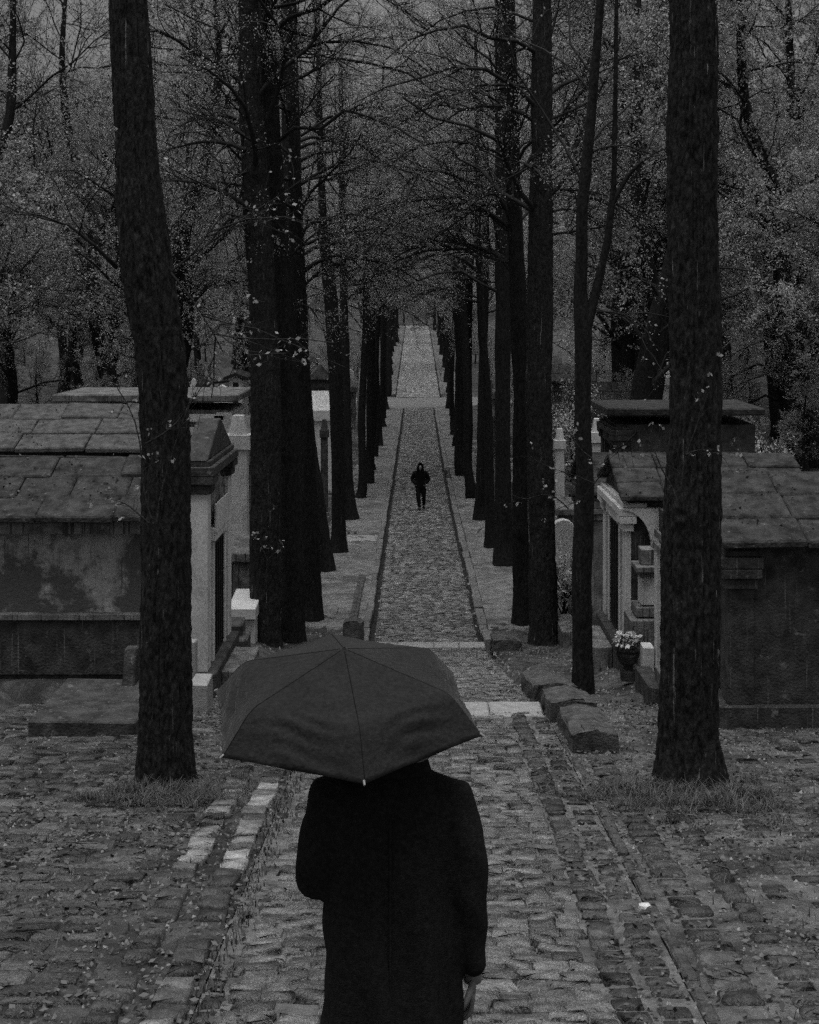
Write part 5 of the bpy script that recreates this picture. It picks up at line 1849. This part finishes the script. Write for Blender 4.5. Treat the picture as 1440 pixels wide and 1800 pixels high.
# crisp rib creases
bm = bmesh.new()
bm.from_mesh(me)
bm.verts.ensure_lookup_table()
for ed in bm.edges:
    a, b = ed.verts[0].index, ed.verts[1].index
    if a % NS == b % NS and (a % NS) % (NS // 6) == 0:
        ed.smooth = False
bm.to_mesh(me)
bm.free()
cn = link('canopy', me, M['umbrella'], um)
so = cn.modifiers.new('thickness', 'SOLIDIFY')
so.thickness = .0015
for k in range(6):
    phi = th0 + k * math.pi / 3
    pts = np.array([[canopy_pt(t, phi) - UA * .005 for t in np.linspace(.03, 1, 24)]])
    V, q = tubes(pts, np.full((1, 24), .0025), 6)
    rb = link('rib', mesh_np('rib', V, [q], True), M['rib'], um)
    pts = np.array([[canopy_pt(t, phi + .004) + UA * .0012 for t in np.linspace(.03, .995, 40)]])
    V, q = tubes(pts, np.full((1, 40), .0016), 5)
    link('seam', mesh_np('seam', V, [q], True), M['cloth_black'], rb)
    a = canopy_pt(.985, phi)
    b = a + (ux * math.cos(phi) + uy * math.sin(phi)) * .014 - UA * .008
    V, q = tubes(np.array([[a, (a + b) / 2, b]]), np.array([[.0035, .004, .003]]), 8)
    link('rib_tip', mesh_np('rib_tip', V, [q], True), M['rib'], rb)
    m_ = UC + UA * .0 
    V, q = tubes(np.array([[UC + UA * .02, (UC + UA * .02 + canopy_pt(.5, phi) - UA * .006) / 2, canopy_pt(.5, phi) - UA * .006]]), np.full((1, 3), .0022), 6)
    link('strut', mesh_np('strut', V, [q], True), M['rib'], rb)
V, q = tubes(np.array([[UC + UA * (HU + .002), UC, UC - UA * .2, UC - UA * .44]]), np.full((1, 4), .0055), 10)
link('shaft', mesh_np('shaft', V, [q], True), M['rib'], um)
V, q = tubes(np.array([[UC - UA * .43, UC - UA * .46, UC - UA * .52, UC - UA * .56]]), np.array([[.011, .013, .013, .011]]), 12)
link('handle', mesh_np('handle', V, [q], True), M['iron'], um)
V, q = tubes(np.array([[UC + UA * (HU - .004), UC + UA * (HU + .002), UC + UA * (HU + .006), UC + UA * (HU + .01)]]), np.array([[.010, .009, .006, .003]]), 12)
link('ferrule', mesh_np('ferrule', V, [q], True), M['iron'], um)

# --- hooded walker coming up the path
WD = 53.3
wk = empty('person', (XX(739, WD), WD, float(gz(WD)) + .01))
tag(wk, 'distant walker in black hooded jacket and trousers, hands in pockets, on the path', 'person')
ox, oy, oz = wk.location


def Wk(x, y, z):
    return (ox + x, oy + y, oz + z)


# faces the camera (-y); viewer's left is x < 0
J = {'pelvis': (Wk(0, 0, .92), (.15, .11)), 'belly': (Wk(0, 0, 1.08), (.14, .1)), 'chest': (Wk(0, -.02, 1.28), (.16, .11)), 'neck0': (Wk(0, -.05, 1.44), .06), 'neck1': (Wk(0, -.08, 1.5), .055),
     'head0': (Wk(0, -.12, 1.54), (.06, .07)), 'head1': (Wk(0, -.12, 1.6), (.072, .09)), 'head2': (Wk(0, -.1, 1.67), (.06, .075)),
     'lsh': (Wk(-.19, 0, 1.39), .055), 'lel': (Wk(-.29, .05, 1.13), .045), 'lwr': (Wk(-.17, -.09, 1.0), .03), 'lpa': (Wk(-.14, -.11, .96), (.03, .02)),
     'rsh': (Wk(.19, 0, 1.39), .055), 'rel': (Wk(.3, .05, 1.15), .045), 'rwr': (Wk(.17, -.09, 1.0), .03), 'rpa': (Wk(.14, -.11, .96), (.03, .02)),
     'lhip': (Wk(-.09, 0, .88), .085), 'lkn': (Wk(-.07, -.14, .48), .06), 'lan': (Wk(-.03, -.2, .09), .042), 'lto': (Wk(-.04, -.36, .05), .036),
     'rhip': (Wk(.1, 0, .88), .085), 'rkn': (Wk(.13, -.02, .5), .06), 'ran': (Wk(.13, .2, .16), .042), 'rto': (Wk(.13, .08, .05), .036)}
wb = body_mesh(J, 'body')
hf = hand_fingers(Wk(-.15, -.1, .98), (.6, -.2, -.7), (0, 1, 0), .9, .5, 1) + hand_fingers(Wk(.15, -.1, .98), (-.6, -.2, -.7), (0, 1, 0), .9, .5, -1)
append_tubes(wb, hf + [([Wk(0, -.2, 1.61), Wk(0, -.232, 1.585), Wk(0, -.205, 1.575)], [.008, .012, .01])])
link('body', wb, M['skin'], wk)
tr = remesh_union([limb_rings([(Wk(-.08, 0, .93), .11), (Wk(-.08, -.07, .7), .1), (Wk(-.07, -.14, .48), .082), (Wk(-.05, -.16, .28), .07), (Wk(-.03, -.2, .09), .068)]),
                   limb_rings([(Wk(.09, 0, .93), .11), (Wk(.115, -.02, .7), .1), (Wk(.13, -.02, .5), .082), (Wk(.135, .09, .32), .07), (Wk(.13, .19, .16), .066)])], 'trousers', .014, 5)
link('trousers', tr, M['cloth_black'], wk)
for a, b in (((-.03, -.17, .06), (-.045, -.38, .05)), ((.13, .22, .13), (.13, .07, .045))):
    a, b = Vector(Wk(*a)), Vector(Wk(*b))
    link('shoe', remesh_union([limb_rings([(tuple(a), .045), (tuple(a.lerp(b, .4)), .052), (tuple(a.lerp(b, .75)), .048), (tuple(b), .036)])], 'shoe', .01, 3), M['iron'], wk)
jt = []
for (z, rx, ry) in ((.8, .19, .14), (.88, .2, .15), (1.0, .19, .14), (1.15, .2, .14), (1.3, .215, .14), (1.38, .21, .125), (1.44, .14, .1), (1.5, .1, .09)):
    jt.append((Vector(Wk(0, -.01 - .03 * max(0, z - 1.2) * 2, z)), Vector((rx, 0, 0)), Vector((0, ry, 0))))
arm = lambda s: limb_rings([(Wk(s * .14, 0, 1.39), .085), (Wk(s * .2, .0, 1.37), .088), (Wk(s * .26, .03, 1.25), .082), (Wk(s * .305, .05, 1.14), .075), (Wk(s * .26, -.02, 1.06), .068), (Wk(s * .18, -.08, 1.0), .062), (Wk(s * .14, -.1, .97), .055)])
link('jacket', remesh_union([jt, arm(-1), arm(1)], 'jacket', .016, 5), M['cloth_black'], wk)
# hood: open at the face
V, Q = [], []
nh, mh = 14, 24
for i in range(nh + 1):
    for j in range(mh + 1):
        ph = math.radians(-140) + math.radians(280) * j / mh      # open towards -y
        t = i / nh
        z = 1.42 + .34 * t
        rr_ = (.125 - .015 * t) * math.sqrt(max(0, 1 - max(0, (t - .45) / .56) ** 2.2))
        V.append(Wk(math.sin(ph) * rr_ * 1.0, -.085 + math.cos(ph) * rr_ * 1.05 - .02 * t, z))
for i in range(nh):
    for j in range(mh):
        a = i * (mh + 1) + j
        Q.append((a, a + 1, a + mh + 2, a + mh + 1))
me = bpy.data.meshes.new('hood')
me.from_pydata(V, [], Q)
for p in me.polygons:
    p.use_smooth = True
hd = link('hood', me, M['cloth_black'], wk)
so = hd.modifiers.new('thickness', 'SOLIDIFY')
so.thickness = .02
